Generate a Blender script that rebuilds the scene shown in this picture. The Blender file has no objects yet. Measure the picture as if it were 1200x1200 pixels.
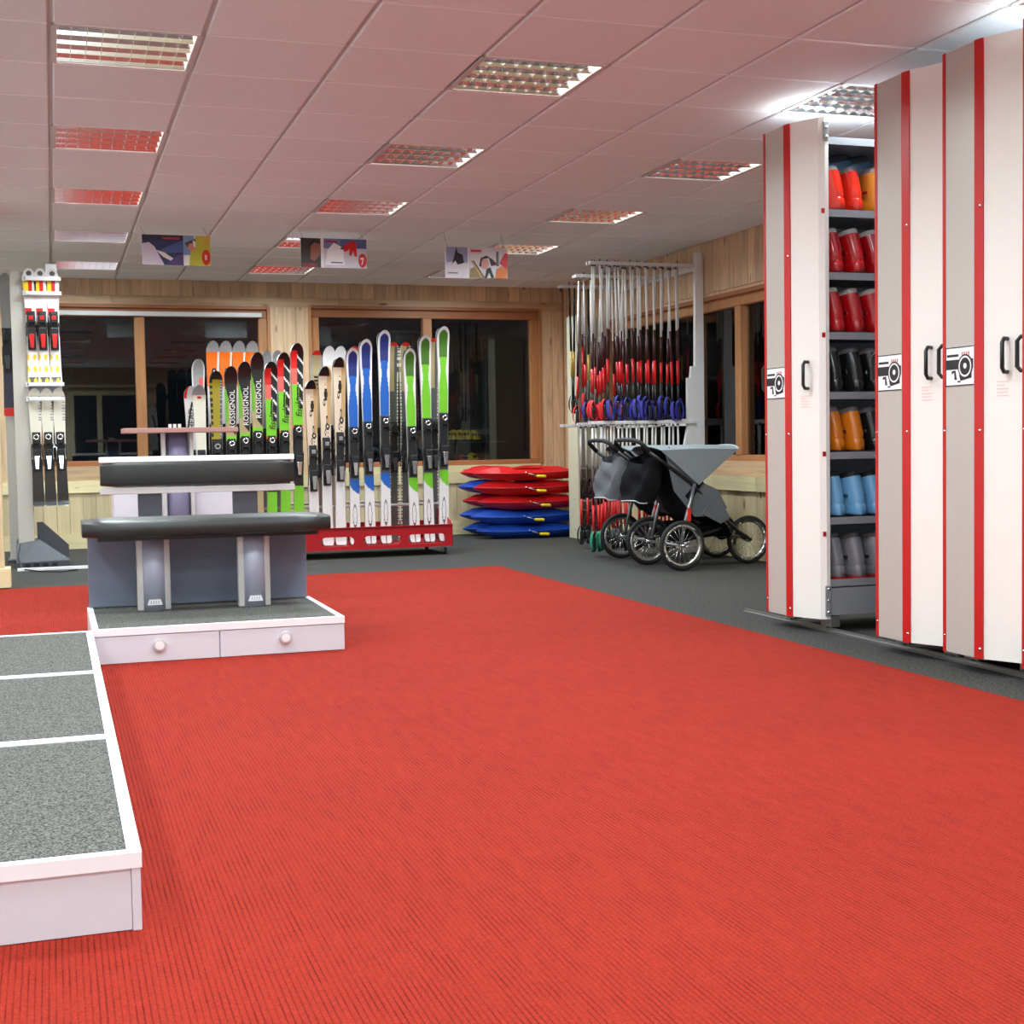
import bpy, math, random
from mathutils import Vector, Matrix
random.seed(7)
scn = bpy.context.scene
col = scn.collection
PI = math.pi

# ------------------------------------------------------------------ camera
CAMZ = 0.98
YAW, PITCH, ROLL, FPX = .3215, .0501, -.0166, 1612.0
def cam_axes():
    cy, sy, cp, sp = math.cos(YAW), math.sin(YAW), math.cos(PITCH), math.sin(PITCH)
    F = Vector((sy*cp, cy*cp, -sp)); R = Vector((cy, -sy, 0)); U = R.cross(F)
    c, s = math.cos(ROLL), math.sin(ROLL)
    return R*c+U*s, U*c-R*s, F
CR, CU, CF = cam_axes()
cam_d = bpy.data.cameras.new('camera'); cam = bpy.data.objects.new('camera', cam_d); col.objects.link(cam)
cam_d.sensor_width = 36; cam_d.lens = FPX/1200*36; cam_d.clip_start = .05; cam_d.clip_end = 200
m4 = Matrix((CR, CU, -CF)).transposed().to_4x4(); m4.translation = (0, 0, CAMZ); cam.matrix_world = m4
scn.camera = cam
def ray(px, py): return CF+CR*((px-600)/FPX)-CU*((py-600)/FPX)
def at_z(px, py, z): d = ray(px, py); t = (z-CAMZ)/d.z; return Vector((0, 0, CAMZ))+d*t
def at_y(px, py, y): d = ray(px, py); return Vector((0, 0, CAMZ))+d*(y/d.y)
def at_x(px, py, x): d = ray(px, py); return Vector((0, 0, CAMZ))+d*(x/d.x)

# ------------------------------------------------------------------ world (night outside), exposure
w = bpy.data.worlds.new('night'); scn.world = w; w.use_nodes = True
w.node_tree.nodes['Background'].inputs[0].default_value = (.004, .005, .008, 1)
w.node_tree.nodes['Background'].inputs[1].default_value = .5
scn.view_settings.view_transform = 'Standard'; scn.view_settings.look = 'None'
scn.view_settings.gamma = 1; scn.view_settings.use_curve_mapping = False
scn.view_settings.exposure = 0.22
LAMP_W = 25.0            # radiant power of one ceiling fitting
LAMP_COL = (.81, .955, 1.02)

# the built-in flash of the camera: its glint shows on the display post and the bindings
fl_d = bpy.data.lights.new('camera_flash', 'POINT'); fl_d.energy = 60; fl_d.shadow_soft_size = .02; fl_d.color = (.60, .84, 1.0)
fl = bpy.data.objects.new('camera_flash', fl_d); col.objects.link(fl); fl.location = (.05, .04, CAMZ+.07)

# ------------------------------------------------------------------ helpers
def lin(c): return tuple(((v/255)/12.92 if v/255 <= .04045 else ((v/255+.055)/1.055)**2.4) for v in c)
MATS = {}
def nmat(name):
    m = bpy.data.materials.new(name); m.use_nodes = True; nt = m.node_tree
    return m, nt, nt.nodes['Principled BSDF']
def mat(name, rgb, rough=.5, metal=0., var=.06, scale=30., bump=0., spec=.5, emit=0., coat=0.):
    """principled material whose colour is broken up by procedural noise; rgb in sRGB 0..255"""
    if name in MATS: return MATS[name]
    m, nt, p = nmat(name)
    c = lin(rgb)
    p.inputs['Roughness'].default_value = rough; p.inputs['Metallic'].default_value = metal
    p.inputs['Specular IOR Level'].default_value = spec; p.inputs['Coat Weight'].default_value = coat
    tc = nt.nodes.new('ShaderNodeTexCoord'); nz = nt.nodes.new('ShaderNodeTexNoise')
    nz.inputs['Scale'].default_value = scale; nz.inputs['Detail'].default_value = 3
    nt.links.new(tc.outputs['Object'], nz.inputs['Vector'])
    mx = nt.nodes.new('ShaderNodeMix'); mx.data_type = 'RGBA'
    mx.inputs[6].default_value = (*[v*(1-var) for v in c], 1); mx.inputs[7].default_value = (*[min(1, v*(1+var)) for v in c], 1)
    nt.links.new(nz.outputs['Fac'], mx.inputs[0]); nt.links.new(mx.outputs[2], p.inputs['Base Color'])
    if bump:
        b = nt.nodes.new('ShaderNodeBump'); b.inputs['Strength'].default_value = bump; b.inputs['Distance'].default_value = .004
        nt.links.new(nz.outputs['Fac'], b.inputs['Height']); nt.links.new(b.outputs[0], p.inputs['Normal'])
    if emit:
        p.inputs['Emission Color'].default_value = (*c, 1); p.inputs['Emission Strength'].default_value = emit
    MATS[name] = m; return m
def wood(name, rgb, axis='z', var=.16, rough=.5, knots=True):
    if name in MATS: return MATS[name]
    m, nt, p = nmat(name); c = lin(rgb); N = nt.nodes.new; L = nt.links.new
    p.inputs['Roughness'].default_value = rough
    g = N('ShaderNodeNewGeometry'); oi = N('ShaderNodeObjectInfo')
    ad = N('ShaderNodeVectorMath'); ad.operation = 'ADD'; L(g.outputs['Position'], ad.inputs[0])
    sc_ = N('ShaderNodeVectorMath'); sc_.operation = 'SCALE'; L(oi.outputs['Location'], sc_.inputs[0]); sc_.inputs['Scale'].default_value = 3.7
    L(sc_.outputs[0], ad.inputs[1])
    mp = N('ShaderNodeMapping'); s = {'x': (1.2, 18, 18), 'y': (18, 1.2, 18), 'z': (18, 18, 1.2)}[axis]
    mp.inputs['Scale'].default_value = s; L(ad.outputs[0], mp.inputs[0])
    nz = N('ShaderNodeTexNoise'); nz.inputs['Scale'].default_value = 1.6; nz.inputs['Detail'].default_value = 5; nz.inputs['Distortion'].default_value = .8
    L(mp.outputs[0], nz.inputs['Vector'])
    rp = N('ShaderNodeValToRGB'); rp.color_ramp.elements[0].position = .3; rp.color_ramp.elements[1].position = .72
    rp.color_ramp.elements[0].color = (*[v*(1-var*1.5) for v in c], 1); rp.color_ramp.elements[1].color = (*[min(1, v*(1+var)) for v in c], 1)
    L(nz.outputs['Fac'], rp.inputs[0])
    tint = N('ShaderNodeMapRange'); L(oi.outputs['Random'], tint.inputs[0]); tint.inputs[3].default_value = .84; tint.inputs[4].default_value = 1.12
    mu = N('ShaderNodeVectorMath'); mu.operation = 'SCALE'; L(rp.outputs[0], mu.inputs[0]); L(tint.outputs[0], mu.inputs['Scale'])
    out = mu.outputs[0]
    if knots:
        mp2 = N('ShaderNodeMapping'); s2 = {'x': (2.2, 7, 7), 'y': (7, 2.2, 7), 'z': (7, 7, 2.2)}[axis]
        mp2.inputs['Scale'].default_value = s2; L(ad.outputs[0], mp2.inputs[0])
        vo = N('ShaderNodeTexVoronoi'); vo.inputs['Scale'].default_value = 1.0; L(mp2.outputs[0], vo.inputs['Vector'])
        kr = N('ShaderNodeValToRGB'); kr.color_ramp.elements[0].position = .06; kr.color_ramp.elements[1].position = .13
        kr.color_ramp.elements[0].color = (.35, .22, .15, 1); kr.color_ramp.elements[1].color = (1, 1, 1, 1)
        L(vo.outputs['Distance'], kr.inputs[0])
        mm = N('ShaderNodeVectorMath'); mm.operation = 'MULTIPLY'; L(out, mm.inputs[0]); L(kr.outputs[0], mm.inputs[1]); out = mm.outputs[0]
    L(out, p.inputs['Base Color'])
    MATS[name] = m; return m

class MB:
    """collects shapes; one MB becomes one mesh"""
    def __init__(s): s.v = []; s.f = []; s.m = []; s.sm = []
    def add(s, vs, fs, mi=0, smooth=False):
        b = len(s.v); s.v += [tuple(v) for v in vs]
        for k, f in enumerate(fs):
            s.f.append(tuple(b+i for i in f)); s.m.append(mi[k] if isinstance(mi, (list, tuple)) else mi); s.sm.append(smooth)
        return s
    def bx(s, x0, x1, y0, y1, z0, z1, mi=0, M=None):
        vs = [Vector((x, y, z)) for x in (x0, x1) for y in (y0, y1) for z in (z0, z1)]
        if M is not None: vs = [M @ v for v in vs]
        return s.add(vs, [(0, 1, 3, 2), (4, 6, 7, 5), (0, 4, 5, 1), (2, 3, 7, 6), (0, 2, 6, 4), (1, 5, 7, 3)], mi)
    def prism(s, poly, h0, h1, plane='xy', mi=0, smooth=False):
        """poly listed counter-clockwise looking down the extrusion axis"""
        n = len(poly)
        def P(a, b, h): return {'xy': (a, b, h), 'xz': (a, h, b), 'yz': (h, a, b)}[plane]
        vs = [P(a, b, h0) for a, b in poly]+[P(a, b, h1) for a, b in poly]
        fs = [tuple(range(n-1, -1, -1)), tuple(range(n, 2*n))]+[(i, (i+1) % n, n+(i+1) % n, n+i) for i in range(n)]
        b = len(s.f); s.add(vs, fs, mi)
        if smooth:
            for i in range(b+2, len(s.f)): s.sm[i] = True
        return s
    def tube(s, pts, r, n=8, mi=0, closed=False, caps=True):
        pts = [Vector(p) for p in pts]; k = len(pts); R = r if isinstance(r, (list, tuple)) else [r]*k
        vs = []; up = None
        for i, p in enumerate(pts):
            a = pts[(i-1) % k] if (closed or i > 0) else p; b = pts[(i+1) % k] if (closed or i < k-1) else p
            t = (b-a).normalized()
            if up is None: up = t.orthogonal().normalized()
            up = (up-t*up.dot(t))
            up = up.normalized() if up.length > 1e-6 else t.orthogonal().normalized()
            q = t.cross(up)
            for j in range(n):
                an = 2*PI*j/n; vs.append(p+(up*math.cos(an)+q*math.sin(an))*R[i])
        fs = []
        for i in range(k if closed else k-1):
            for j in range(n):
                a = i*n+j; b = i*n+(j+1) % n; c = ((i+1) % k)*n+(j+1) % n; d = ((i+1) % k)*n+j
                fs.append((a, b, c, d))
        s.add(vs, fs, mi, True)
        if caps and not closed:
            b = len(s.v)-len(vs)
            s.f.append(tuple(b+j for j in range(n-1, -1, -1))); s.m.append(mi); s.sm.append(False)
            s.f.append(tuple(b+(k-1)*n+j for j in range(n))); s.m.append(mi); s.sm.append(False)
        return s
    def lathe(s, prof, n=20, c=(0, 0, 0), axis='z', mi=0):
        c = Vector(c); vs = []; k = len(prof)
        for r, h in prof:
            for j in range(n):
                a = 2*PI*j/n; x, y = r*math.cos(a), r*math.sin(a)
                vs.append(c+Vector({'z': (x, y, h), 'y': (x, h, y), 'x': (h, x, y)}[axis]))
        fs = [(i*n+j, i*n+(j+1) % n, (i+1)*n+(j+1) % n, (i+1)*n+j) for i in range(k-1) for j in range(n)]
        return s.add(vs, fs, mi, True)
    def loft(s, secs, mi=0, caps=True, smooth=True):
        n = len(secs[0]); k = len(secs); vs = [p for q in secs for p in q]
        fs = [(i*n+j, i*n+(j+1) % n, (i+1)*n+(j+1) % n, (i+1)*n+j) for i in range(k-1) for j in range(n)]
        s.add(vs, fs, mi, smooth)
        if caps:
            b = len(s.v)-len(vs)
            s.f.append(tuple(b+j for j in range(n-1, -1, -1))); s.m.append(mi); s.sm.append(smooth)
            s.f.append(tuple(b+(k-1)*n+j for j in range(n))); s.m.append(mi); s.sm.append(smooth)
        return s
    def grid(s, fn, nu, nv, mi=0, smooth=True):
        vs = [fn(i/nu, j/nv) for i in range(nu+1) for j in range(nv+1)]
        fs = []; ms = []
        for i in range(nu):
            for j in range(nv):
                a = i*(nv+1)+j; fs.append((a, a+nv+1, a+nv+2, a+1)); ms.append(mi(i/nu+.5/nu, j/nv+.5/nv) if callable(mi) else mi)
        return s.add(vs, fs, ms, smooth)
    def mesh(s, name, mats):
        me = bpy.data.meshes.new(name); me.from_pydata(s.v, [], s.f)
        for m in (mats if isinstance(mats, (list, tuple)) else [mats]): me.materials.append(m)
        me.polygons.foreach_set('material_index', s.m); me.polygons.foreach_set('use_smooth', s.sm)
        import bmesh
        bm = bmesh.new(); bm.from_mesh(me); bmesh.ops.recalc_face_normals(bm, faces=bm.faces); bm.to_mesh(me); bm.free()
        me.update(); return me
    def build(s, name, mats, parent=None, loc=(0, 0, 0), rot=(0, 0, 0), bev=0, seg=2):
        return obj(name, s.mesh(name, mats), parent, loc, rot, bev=bev, seg=seg)

def obj(name, me, parent=None, loc=(0, 0, 0), rot=(0, 0, 0), scale=None, bev=0, seg=2):
    o = bpy.data.objects.new(name, me); col.objects.link(o)
    o.location = loc; o.rotation_euler = rot
    if scale is not None: o.scale = scale
    if parent is not None: o.parent = parent
    if bev:
        b = o.modifiers.new('edge', 'BEVEL'); b.width = bev; b.segments = seg; b.limit_method = 'ANGLE'; b.harden_normals = False
    return o
def tag(o, label, cat, group=None):
    o['label'] = label; o['category'] = cat
    if group: o['group'] = group
    return o
def thing(name, label, cat, loc=(0, 0, 0), rot=(0, 0, 0), group=None):
    o = bpy.data.objects.new(name, None); col.objects.link(o); o.empty_display_size = .1
    o.location = loc; o.rotation_euler = rot
    return tag(o, label, cat, group)
def struct(o): o['kind'] = 'structure'; return o
def copy_tree(o, parent=None, loc=None, rot=None, label=None, group=None):
    c = o.copy(); col.objects.link(c); c.parent = parent
    if loc is not None: c.location = loc
    if rot is not None: c.rotation_euler = rot
    if label: c['label'] = label
    if group: c['group'] = group
    for ch in [x for x in ALLCH.get(o.name, ())] if False else list(o.children): copy_tree(ch, c)
    return c
ALLCH = {}
def text_mesh(txt, size, depth=.0006, shear=0.):
    cu = bpy.data.curves.new('t', 'FONT'); cu.body = txt; cu.size = size; cu.extrude = depth; cu.align_x = 'CENTER'; cu.align_y = 'CENTER'; cu.shear = shear
    cu.resolution_u = 2
    o = bpy.data.objects.new('t', cu); col.objects.link(o)
    dg = bpy.context.evaluated_depsgraph_get(); me = bpy.data.meshes.new_from_object(o.evaluated_get(dg))
    bpy.data.objects.remove(o); return me
def circle(cx, cy, rx, ry=None, n=20, a0=0, a1=2*PI):
    ry = rx if ry is None else ry
    return [(cx+rx*math.cos(a0+(a1-a0)*i/n), cy+ry*math.sin(a0+(a1-a0)*i/n)) for i in range(n)]

# ------------------------------------------------------------------ materials
M_white = mat('white_laminate', (212, 210, 217), .42, var=.02)
M_trim = mat('white_edge_trim', (238, 236, 238), .38, var=.02)
M_cab = mat('white_lacquer', (230, 226, 219), .35, var=.015)
M_alu = mat('grey_aluminium_sheet', (188, 182, 174), .36, .2, var=.03)
M_red = mat('red_lacquer', (186, 22, 20), .35, var=.04)
M_redrack = mat('red_powder_coat', (176, 14, 24), .4, var=.05)
M_chrome = mat('chrome', (225, 225, 228), .12, 1., var=.02)
M_steel = mat('brushed_steel', (165, 165, 162), .35, .9, var=.06)
M_black = mat('black_plastic', (22, 22, 24), .38, var=.1)
M_vinyl = mat('black_vinyl', (40, 41, 39), .36, var=.08, scale=60, bump=.08)
M_greyblue = mat('slate_blue_laminate', (116, 123, 142), .45, var=.04)
M_dkgrey = mat('dark_grey_steel', (66, 68, 74), .45, var=.05)
M_shelf = mat('grey_enamel', (140, 140, 145), .42, var=.04)
M_silver = mat('silver_anodised', (168, 170, 188), .36, .1, var=.04)
M_silver2 = mat('matt_silver_profile', (196, 192, 190), .42, .1, var=.04)
M_purple = mat('violet_grey_column', (118, 112, 138), .4, .1, var=.04)
M_rackwhite = mat('white_powder_coat', (212, 208, 206), .4, var=.03)
M_cream = mat('cream_panel', (205, 198, 172), .55, var=.04)
M_rubber = mat('black_rubber', (18, 18, 18), .7, var=.2)
M_wood = wood('pine_upright', (206, 172, 136), 'z')
M_woodx = wood('pine_horizontal', (206, 170, 132), 'x')
M_woody = wood('pine_horizontal_side', (206, 170, 132), 'y')
M_pale = wood('pale_pine_upright', (206, 186, 146), 'z', .09)
M_palex = wood('pale_pine_rail', (222, 206, 160), 'x', .08)
M_paley = wood('pale_pine_rail_side', (222, 206, 160), 'y', .08)
M_frame = wood('brown_window_wood', (158, 98, 58), 'x', .12, knots=False)
M_framez = wood('brown_window_wood_upright', (172, 116, 70), 'z', .12, knots=False)
M_oak = wood('reddish_oak', (172, 128, 118), 'x', .08, knots=False)
M_dark = mat('soft_black_fabric', (20, 20, 22), .92, var=.15, scale=60, bump=.3, spec=.1)

def carpet_grey():
    m, nt, p = nmat('grey_speckled_carpet'); N = nt.nodes.new; L = nt.links.new
    g = N('ShaderNodeNewGeometry')
    nz = N('ShaderNodeTexNoise'); nz.inputs['Scale'].default_value = 210; nz.inputs['Detail'].default_value = 2; L(g.outputs['Position'], nz.inputs['Vector'])
    rp = N('ShaderNodeValToRGB'); e = rp.color_ramp.elements
    e[0].position = .33; e[0].color = (*lin((40, 41, 39)), 1); e[1].position = .68; e[1].color = (*lin((122, 120, 114)), 1)
    L(nz.outputs['Fac'], rp.inputs[0]); L(rp.outputs[0], p.inputs['Base Color'])
    p.inputs['Roughness'].default_value = .95; p.inputs['Specular IOR Level'].default_value = .1
    b = N('ShaderNodeBump'); b.inputs['Strength'].default_value = .5; b.inputs['Distance'].default_value = .004; L(nz.outputs['Fac'], b.inputs['Height']); L(b.outputs[0], p.inputs['Normal'])
    return m
def carpet_floor():
    m, nt, p = nmat('dark_grey_carpet'); N = nt.nodes.new; L = nt.links.new
    g = N('ShaderNodeNewGeometry')
    nz = N('ShaderNodeTexNoise'); nz.inputs['Scale'].default_value = 90; nz.inputs['Detail'].default_value = 4; L(g.outputs['Position'], nz.inputs['Vector'])
    rp = N('ShaderNodeValToRGB'); e = rp.color_ramp.elements
    e[0].position = .32; e[0].color = (*lin((36, 36, 35)), 1); e[1].position = .7; e[1].color = (*lin((86, 84, 80)), 1)
    L(nz.outputs['Fac'], rp.inputs[0]); L(rp.outputs[0], p.inputs['Base Color'])
    p.inputs['Roughness'].default_value = .95; p.inputs['Specular IOR Level'].default_value = .1
    b = N('ShaderNodeBump'); b.inputs['Strength'].default_value = .4; b.inputs['Distance'].default_value = .004; L(nz.outputs['Fac'], b.inputs['Height']); L(b.outputs[0], p.inputs['Normal'])
    return m
def carpet_red():
    m, nt, p = nmat('red_ribbed_carpet'); N = nt.nodes.new; L = nt.links.new
    g = N('ShaderNodeNewGeometry')
    mp = N('ShaderNodeMapping'); mp.inputs['Scale'].default_value = (1, .10, 1); L(g.outputs['Position'], mp.inputs[0])
    nd = N('ShaderNodeTexNoise'); nd.inputs['Scale'].default_value = 120; nd.inputs['Detail'].default_value = 2; L(mp.outputs[0], nd.inputs['Vector'])
    wv = N('ShaderNodeTexWave'); wv.wave_type = 'BANDS'; wv.bands_direction = 'X'; wv.inputs['Scale'].default_value = .314/.012
    wv.inputs['Distortion'].default_value = .9; wv.inputs['Detail'].default_value = 3; wv.inputs['Detail Scale'].default_value = 6
    L(g.outputs['Position'], wv.inputs['Vector'])
    fz = N('ShaderNodeTexNoise'); fz.inputs['Scale'].default_value = 260; fz.inputs['Detail'].default_value = 2; L(g.outputs['Position'], fz.inputs['Vector'])
    big = N('ShaderNodeTexNoise'); big.inputs['Scale'].default_value = 1.3; big.inputs['Detail'].default_value = 3; L(g.outputs['Position'], big.inputs['Vector'])
    rp = N('ShaderNodeValToRGB'); e = rp.color_ramp.elements
    e[0].position = .0; e[0].color = (*lin((100, 18, 12)), 1); e[1].position = .34; e[1].color = (*lin((143, 40, 27)), 1)
    pt = N('ShaderNodeTexNoise'); pt.inputs['Scale'].default_value = 9; pt.inputs['Detail'].default_value = 4
    mpp = N('ShaderNodeMapping'); mpp.inputs['Scale'].default_value = (3.2, .7, 1); L(g.outputs['Position'], mpp.inputs[0]); L(mpp.outputs[0], pt.inputs['Vector'])
    pm = N('ShaderNodeMapRange'); L(pt.outputs['Fac'], pm.inputs[0]); pm.inputs[1].default_value = .35; pm.inputs[2].default_value = .72; pm.inputs[3].default_value = 0; pm.inputs[4].default_value = .26
    ag = N('ShaderNodeMath'); ag.operation = 'ADD'; L(wv.outputs['Fac'], ag.inputs[0]); L(pm.outputs[0], ag.inputs[1])
    L(ag.outputs[0], rp.inputs[0])
    mr = N('ShaderNodeMapRange'); L(fz.outputs['Fac'], mr.inputs[0]); mr.inputs[1].default_value = .3; mr.inputs[2].default_value = .7; mr.inputs[3].default_value = .74; mr.inputs[4].default_value = 1.22
    mr2 = N('ShaderNodeMapRange'); L(big.outputs['Fac'], mr2.inputs[0]); mr2.inputs[3].default_value = .88; mr2.inputs[4].default_value = 1.1
    mu = N('ShaderNodeMath'); mu.operation = 'MULTIPLY'; L(mr.outputs[0], mu.inputs[0]); L(mr2.outputs[0], mu.inputs[1])
    sc_ = N('ShaderNodeVectorMath'); sc_.operation = 'SCALE'; L(rp.outputs[0], sc_.inputs[0]); L(mu.outputs[0], sc_.inputs['Scale'])
    L(sc_.outputs[0], p.inputs['Base Color'])
    p.inputs['Roughness'].default_value = .95; p.inputs['Specular IOR Level'].default_value = .1
    ad = N('ShaderNodeMath'); ad.operation = 'MULTIPLY_ADD'; L(fz.outputs['Fac'], ad.inputs[0]); ad.inputs[1].default_value = .5; L(wv.outputs['Fac'], ad.inputs[2])
    b = N('ShaderNodeBump'); b.inputs['Strength'].default_value = .4; b.inputs['Distance'].default_value = .003; L(ad.outputs[0], b.inputs['Height']); L(b.outputs[0], p.inputs['Normal'])
    return m
def tile_mat():
    m, nt, p = nmat('mineral_fibre_tile'); N = nt.nodes.new; L = nt.links.new
    g = N('ShaderNodeNewGeometry'); nz = N('ShaderNodeTexNoise'); nz.inputs['Scale'].default_value = 160; nz.inputs['Detail'].default_value = 3; L(g.outputs['Position'], nz.inputs['Vector'])
    oi = N('ShaderNodeObjectInfo'); mr = N('ShaderNodeMapRange'); L(oi.outputs['Random'], mr.inputs[0]); mr.inputs[3].default_value = .97; mr.inputs[4].default_value = 1.02
    rp = N('ShaderNodeValToRGB'); e = rp.color_ramp.elements
    e[0].position = .3; e[0].color = (.66, .66, .67, 1); e[1].position = .6; e[1].color = (.77, .77, .78, 1)
    L(nz.outputs['Fac'], rp.inputs[0]); s = N('ShaderNodeVectorMath'); s.operation = 'SCALE'; L(rp.outputs[0], s.inputs[0]); L(mr.outputs[0], s.inputs['Scale'])
    L(s.outputs[0], p.inputs['Base Color']); p.inputs['Roughness'].default_value = .9; p.inputs['Specular IOR Level'].default_value = .2
    return m
def glass_mat():
    m, nt, p = nmat('window_glass'); N = nt.nodes.new; L = nt.links.new
    nt.nodes.remove(p); out = nt.nodes['Material Output']
    tr = N('ShaderNodeBsdfTransparent'); tr.inputs[0].default_value = (.86, .9, .88, 1)
    gl = N('ShaderNodeBsdfGlossy'); gl.inputs['Roughness'].default_value = .015; gl.inputs[0].default_value = (1, 1, 1, 1)
    fr = N('ShaderNodeFresnel'); fr.inputs['IOR'].default_value = 1.5
    mx = N('ShaderNodeMixShader'); L(fr.outputs[0], mx.inputs[0]); L(tr.outputs[0], mx.inputs[1]); L(gl.outputs[0], mx.inputs[2]); L(mx.outputs[0], out.inputs[0])
    return m
M_cgrey, M_cfloor, M_cred, M_tile, M_glass = carpet_grey(), carpet_floor(), carpet_red(), tile_mat(), glass_mat()
M_grid = mat('ceiling_grid_enamel', (190, 184, 182), .5, var=.02)
M_tube = mat('fluorescent_tube', (255, 250, 240), .3, var=0, emit=15.)
M_mirror = mat('louvre_mirror', (232, 232, 232), .14, 1., var=.02)
M_plaster = mat('plaster', (226, 224, 218), .8, var=.04)

# ------------------------------------------------------------------ room shell
CZ = 2.676; XL, XR = -2.3, 5.42; YF, YB = -0.8, 14.35
struct(MB().bx(XL-.2, XR+.2, YF-.2, YB+.3, -.12, 0).build('floor', M_cfloor))
rc = MB().bx(-1.05, 3.34, 1.3, 10.36, 0, .006).build('red_carpet', M_cred)
tag(rc, 'large red ribbed carpet covering most of the shop floor', 'carpet')

# ceiling: slab + grid + single tiles
GX0, GY0, T = .0465, 5.839, .6
ceil = struct(MB().bx(XL-.2, XR+.2, YF-.2, YB+.3, CZ+.16, CZ+.22).build('ceiling', M_plaster))
cols_ = range(-4, 9); rows_ = range(-11, 15)
lights = [(c, r) for c in (-3, 0, 3, 6) for r in (-9, -6, -3, 0, 3, 6, 9, 12)]  # leftmost column is out of view, added for the light it gives
g = MB()
for c in range(-3, 9):
    x = GX0+c*T; g.bx(x-.012, x+.012, YF, YB, CZ+.011, CZ+.04)
for r in range(-11, 15):
    y = GY0+r*T
g.bx(XL, XR, YF, YF+.02, CZ+.005, CZ+.04); g.bx(XL, XR, YB-.035, YB-.015, CZ+.004, CZ+.04); g.bx(XR-.035, XR-.015, YF, YB, CZ+.004, CZ+.04); g.bx(XL, XL+.02, YF, YB, CZ+.004, CZ+.04)
g.build('main_runner_grid', M_grid, ceil)
g = MB()
for r in range(-11, 15):
    y = GY0+r*T
    if YF < y < YB:
        for c in range(-4, 9):
            xa_, xb_ = max(GX0+c*T+.013, XL), min(GX0+(c+1)*T-.013, XR-.04)
            if xb_-xa_ > .05: g.bx(xa_, xb_, y-.0098, y+.0098, CZ-.0012, CZ+.039)
g.build('cross_tee_grid', M_trim, ceil)  # same bars as the runners; the whiter colour paints in their sheen
def chamfer_tile(w, d):
    a, b = w/2, d/2; e = .006
    vs = [(-a, -b, .02), (a, -b, .02), (a, b, .02), (-a, b, .02), (-a, -b, e), (a, -b, e), (a, b, e), (-a, b, e), (-a+e, -b+e, 0), (a-e, -b+e, 0), (a-e, b-e, 0), (-a+e, b-e, 0)]
    fs = [(0, 1, 2, 3)]+[(i, (i+1) % 4, 4+(i+1) % 4, 4+i) for i in range(4)]+[(4+i, 4+(i+1) % 4, 8+(i+1) % 4, 8+i) for i in range(4)]+[(11, 10, 9, 8)]
    return vs, fs
tile_me = MB().add(*chamfer_tile(T-.020, T-.020)).mesh('ceiling_tile', M_tile)
rest = MB()
for c in cols_:
    for r in rows_:
        if (c, r) in lights: continue
        x0, x1 = max(GX0+c*T, XL), min(GX0+(c+1)*T, XR-.02); y0, y1 = max(GY0+r*T, YF), min(GY0+(r+1)*T, YB-.02)
        if x1-x0 < .05 or y1-y0 < .05: continue
        vis = (-2 <= c and -4 <= r)
        full = (x1-x0 > T-.01 and y1-y0 > T-.01)
        cx, cy = (x0+x1)/2, (y0+y1)/2
        if vis and full: obj('ceiling_tile', tile_me, ceil, (cx, cy, CZ))
        elif vis: MB().add(*chamfer_tile(x1-x0-.02, y1-y0-.02)).build('ceiling_tile', M_tile, ceil, (cx, cy, CZ))
        else:
            vs, fs = chamfer_tile(x1-x0-.02, y1-y0-.02); rest.add([(v[0]+cx, v[1]+cy, v[2]+CZ) for v in vs], fs)
o = rest.build('ceiling_tile_field', M_tile, ceil); o['kind'] = 'stuff'

# walls -- window openings
W1 = (-.12, 2.15, .82, 2.40); W2 = (2.60, 5.12, .75, 2.42); W3 = (8.3, 13.2, .80, 2.18)
wb = MB()
for a in ((XL-.2, W1[0], 0, CZ+.16), (W1[0], W1[1], 0, W1[2]), (W1[0], W1[1], W1[3], CZ+.16), (W1[1], W2[0], 0, CZ+.16), (W2[0], W2[1], 0, W2[2]), (W2[0], W2[1], W2[3], CZ+.16), (W2[1], XR+.2, 0, CZ+.16)):
    wb.bx(a[0], a[1], YB, YB+.18, a[2], a[3])
wall_back = struct(wb.build('wall_back', M_wood))
wr = MB()
for a in ((YF-.2, W3[0], 0, CZ+.16), (W3[0], W3[1], 0, W3[2]), (W3[0], W3[1], W3[3], CZ+.16), (W3[1], YB, 0, CZ+.16)):
    wr.bx(XR, XR+.18, a[0], a[1], a[2], a[3])
wall_right = struct(wr.build('wall_right', M_wood))
wall_left = struct(MB().bx(XL-.18, XL, YF-.2, YB, 0, CZ+.16).build('wall_left', M_plaster))  # out of view; set close and white to bounce neutral light upward
wall_front = struct(MB().bx(XL, XR, YF-.18, YF, 0, CZ+.16).build('wall_front', M_wood))

# planks on the walls (unit cube scaled; each plank an object of its own)
cube_me = {}
def plank(parent, m, x0, x1, y0, y1, z0, z1):
    if m.name not in cube_me:
        e = .03
        cube_me[m.name] = MB().bx(-.5, .5, -.5, .5, -.5, .5).mesh('plank', m)
    return obj('plank', cube_me[m.name], parent, ((x0+x1)/2, (y0+y1)/2, (z0+z1)/2), (0, 0, 0), (abs(x1-x0), abs(y1-y0), abs(z1-z0)))
PW = .125; gap = .004
def row_back(x0, x1, z0, z1, m):
    n = max(1, round((x1-x0)/PW)); st = (x1-x0)/n
    for i in range(n):
        d = .014+random.choice((0, 0, .0015)); plank(wall_back, m, x0+i*st+gap/2, x0+(i+1)*st-gap/2, YB-d, YB, z0, z1)
SB0, SB1 = .555, .675         # pale board below the windows
row_back(-1.6, XR-.02, 2.52, CZ+.01, M_wood)                                   # upright boards under the ceiling
for a, b in ((-1.6, .6), (.6, 2.9), (2.9, 5.4)): plank(wall_back, M_woodx, a+.002, b-.002, YB-.016, YB, W1[3]+.02, 2.517)
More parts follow.
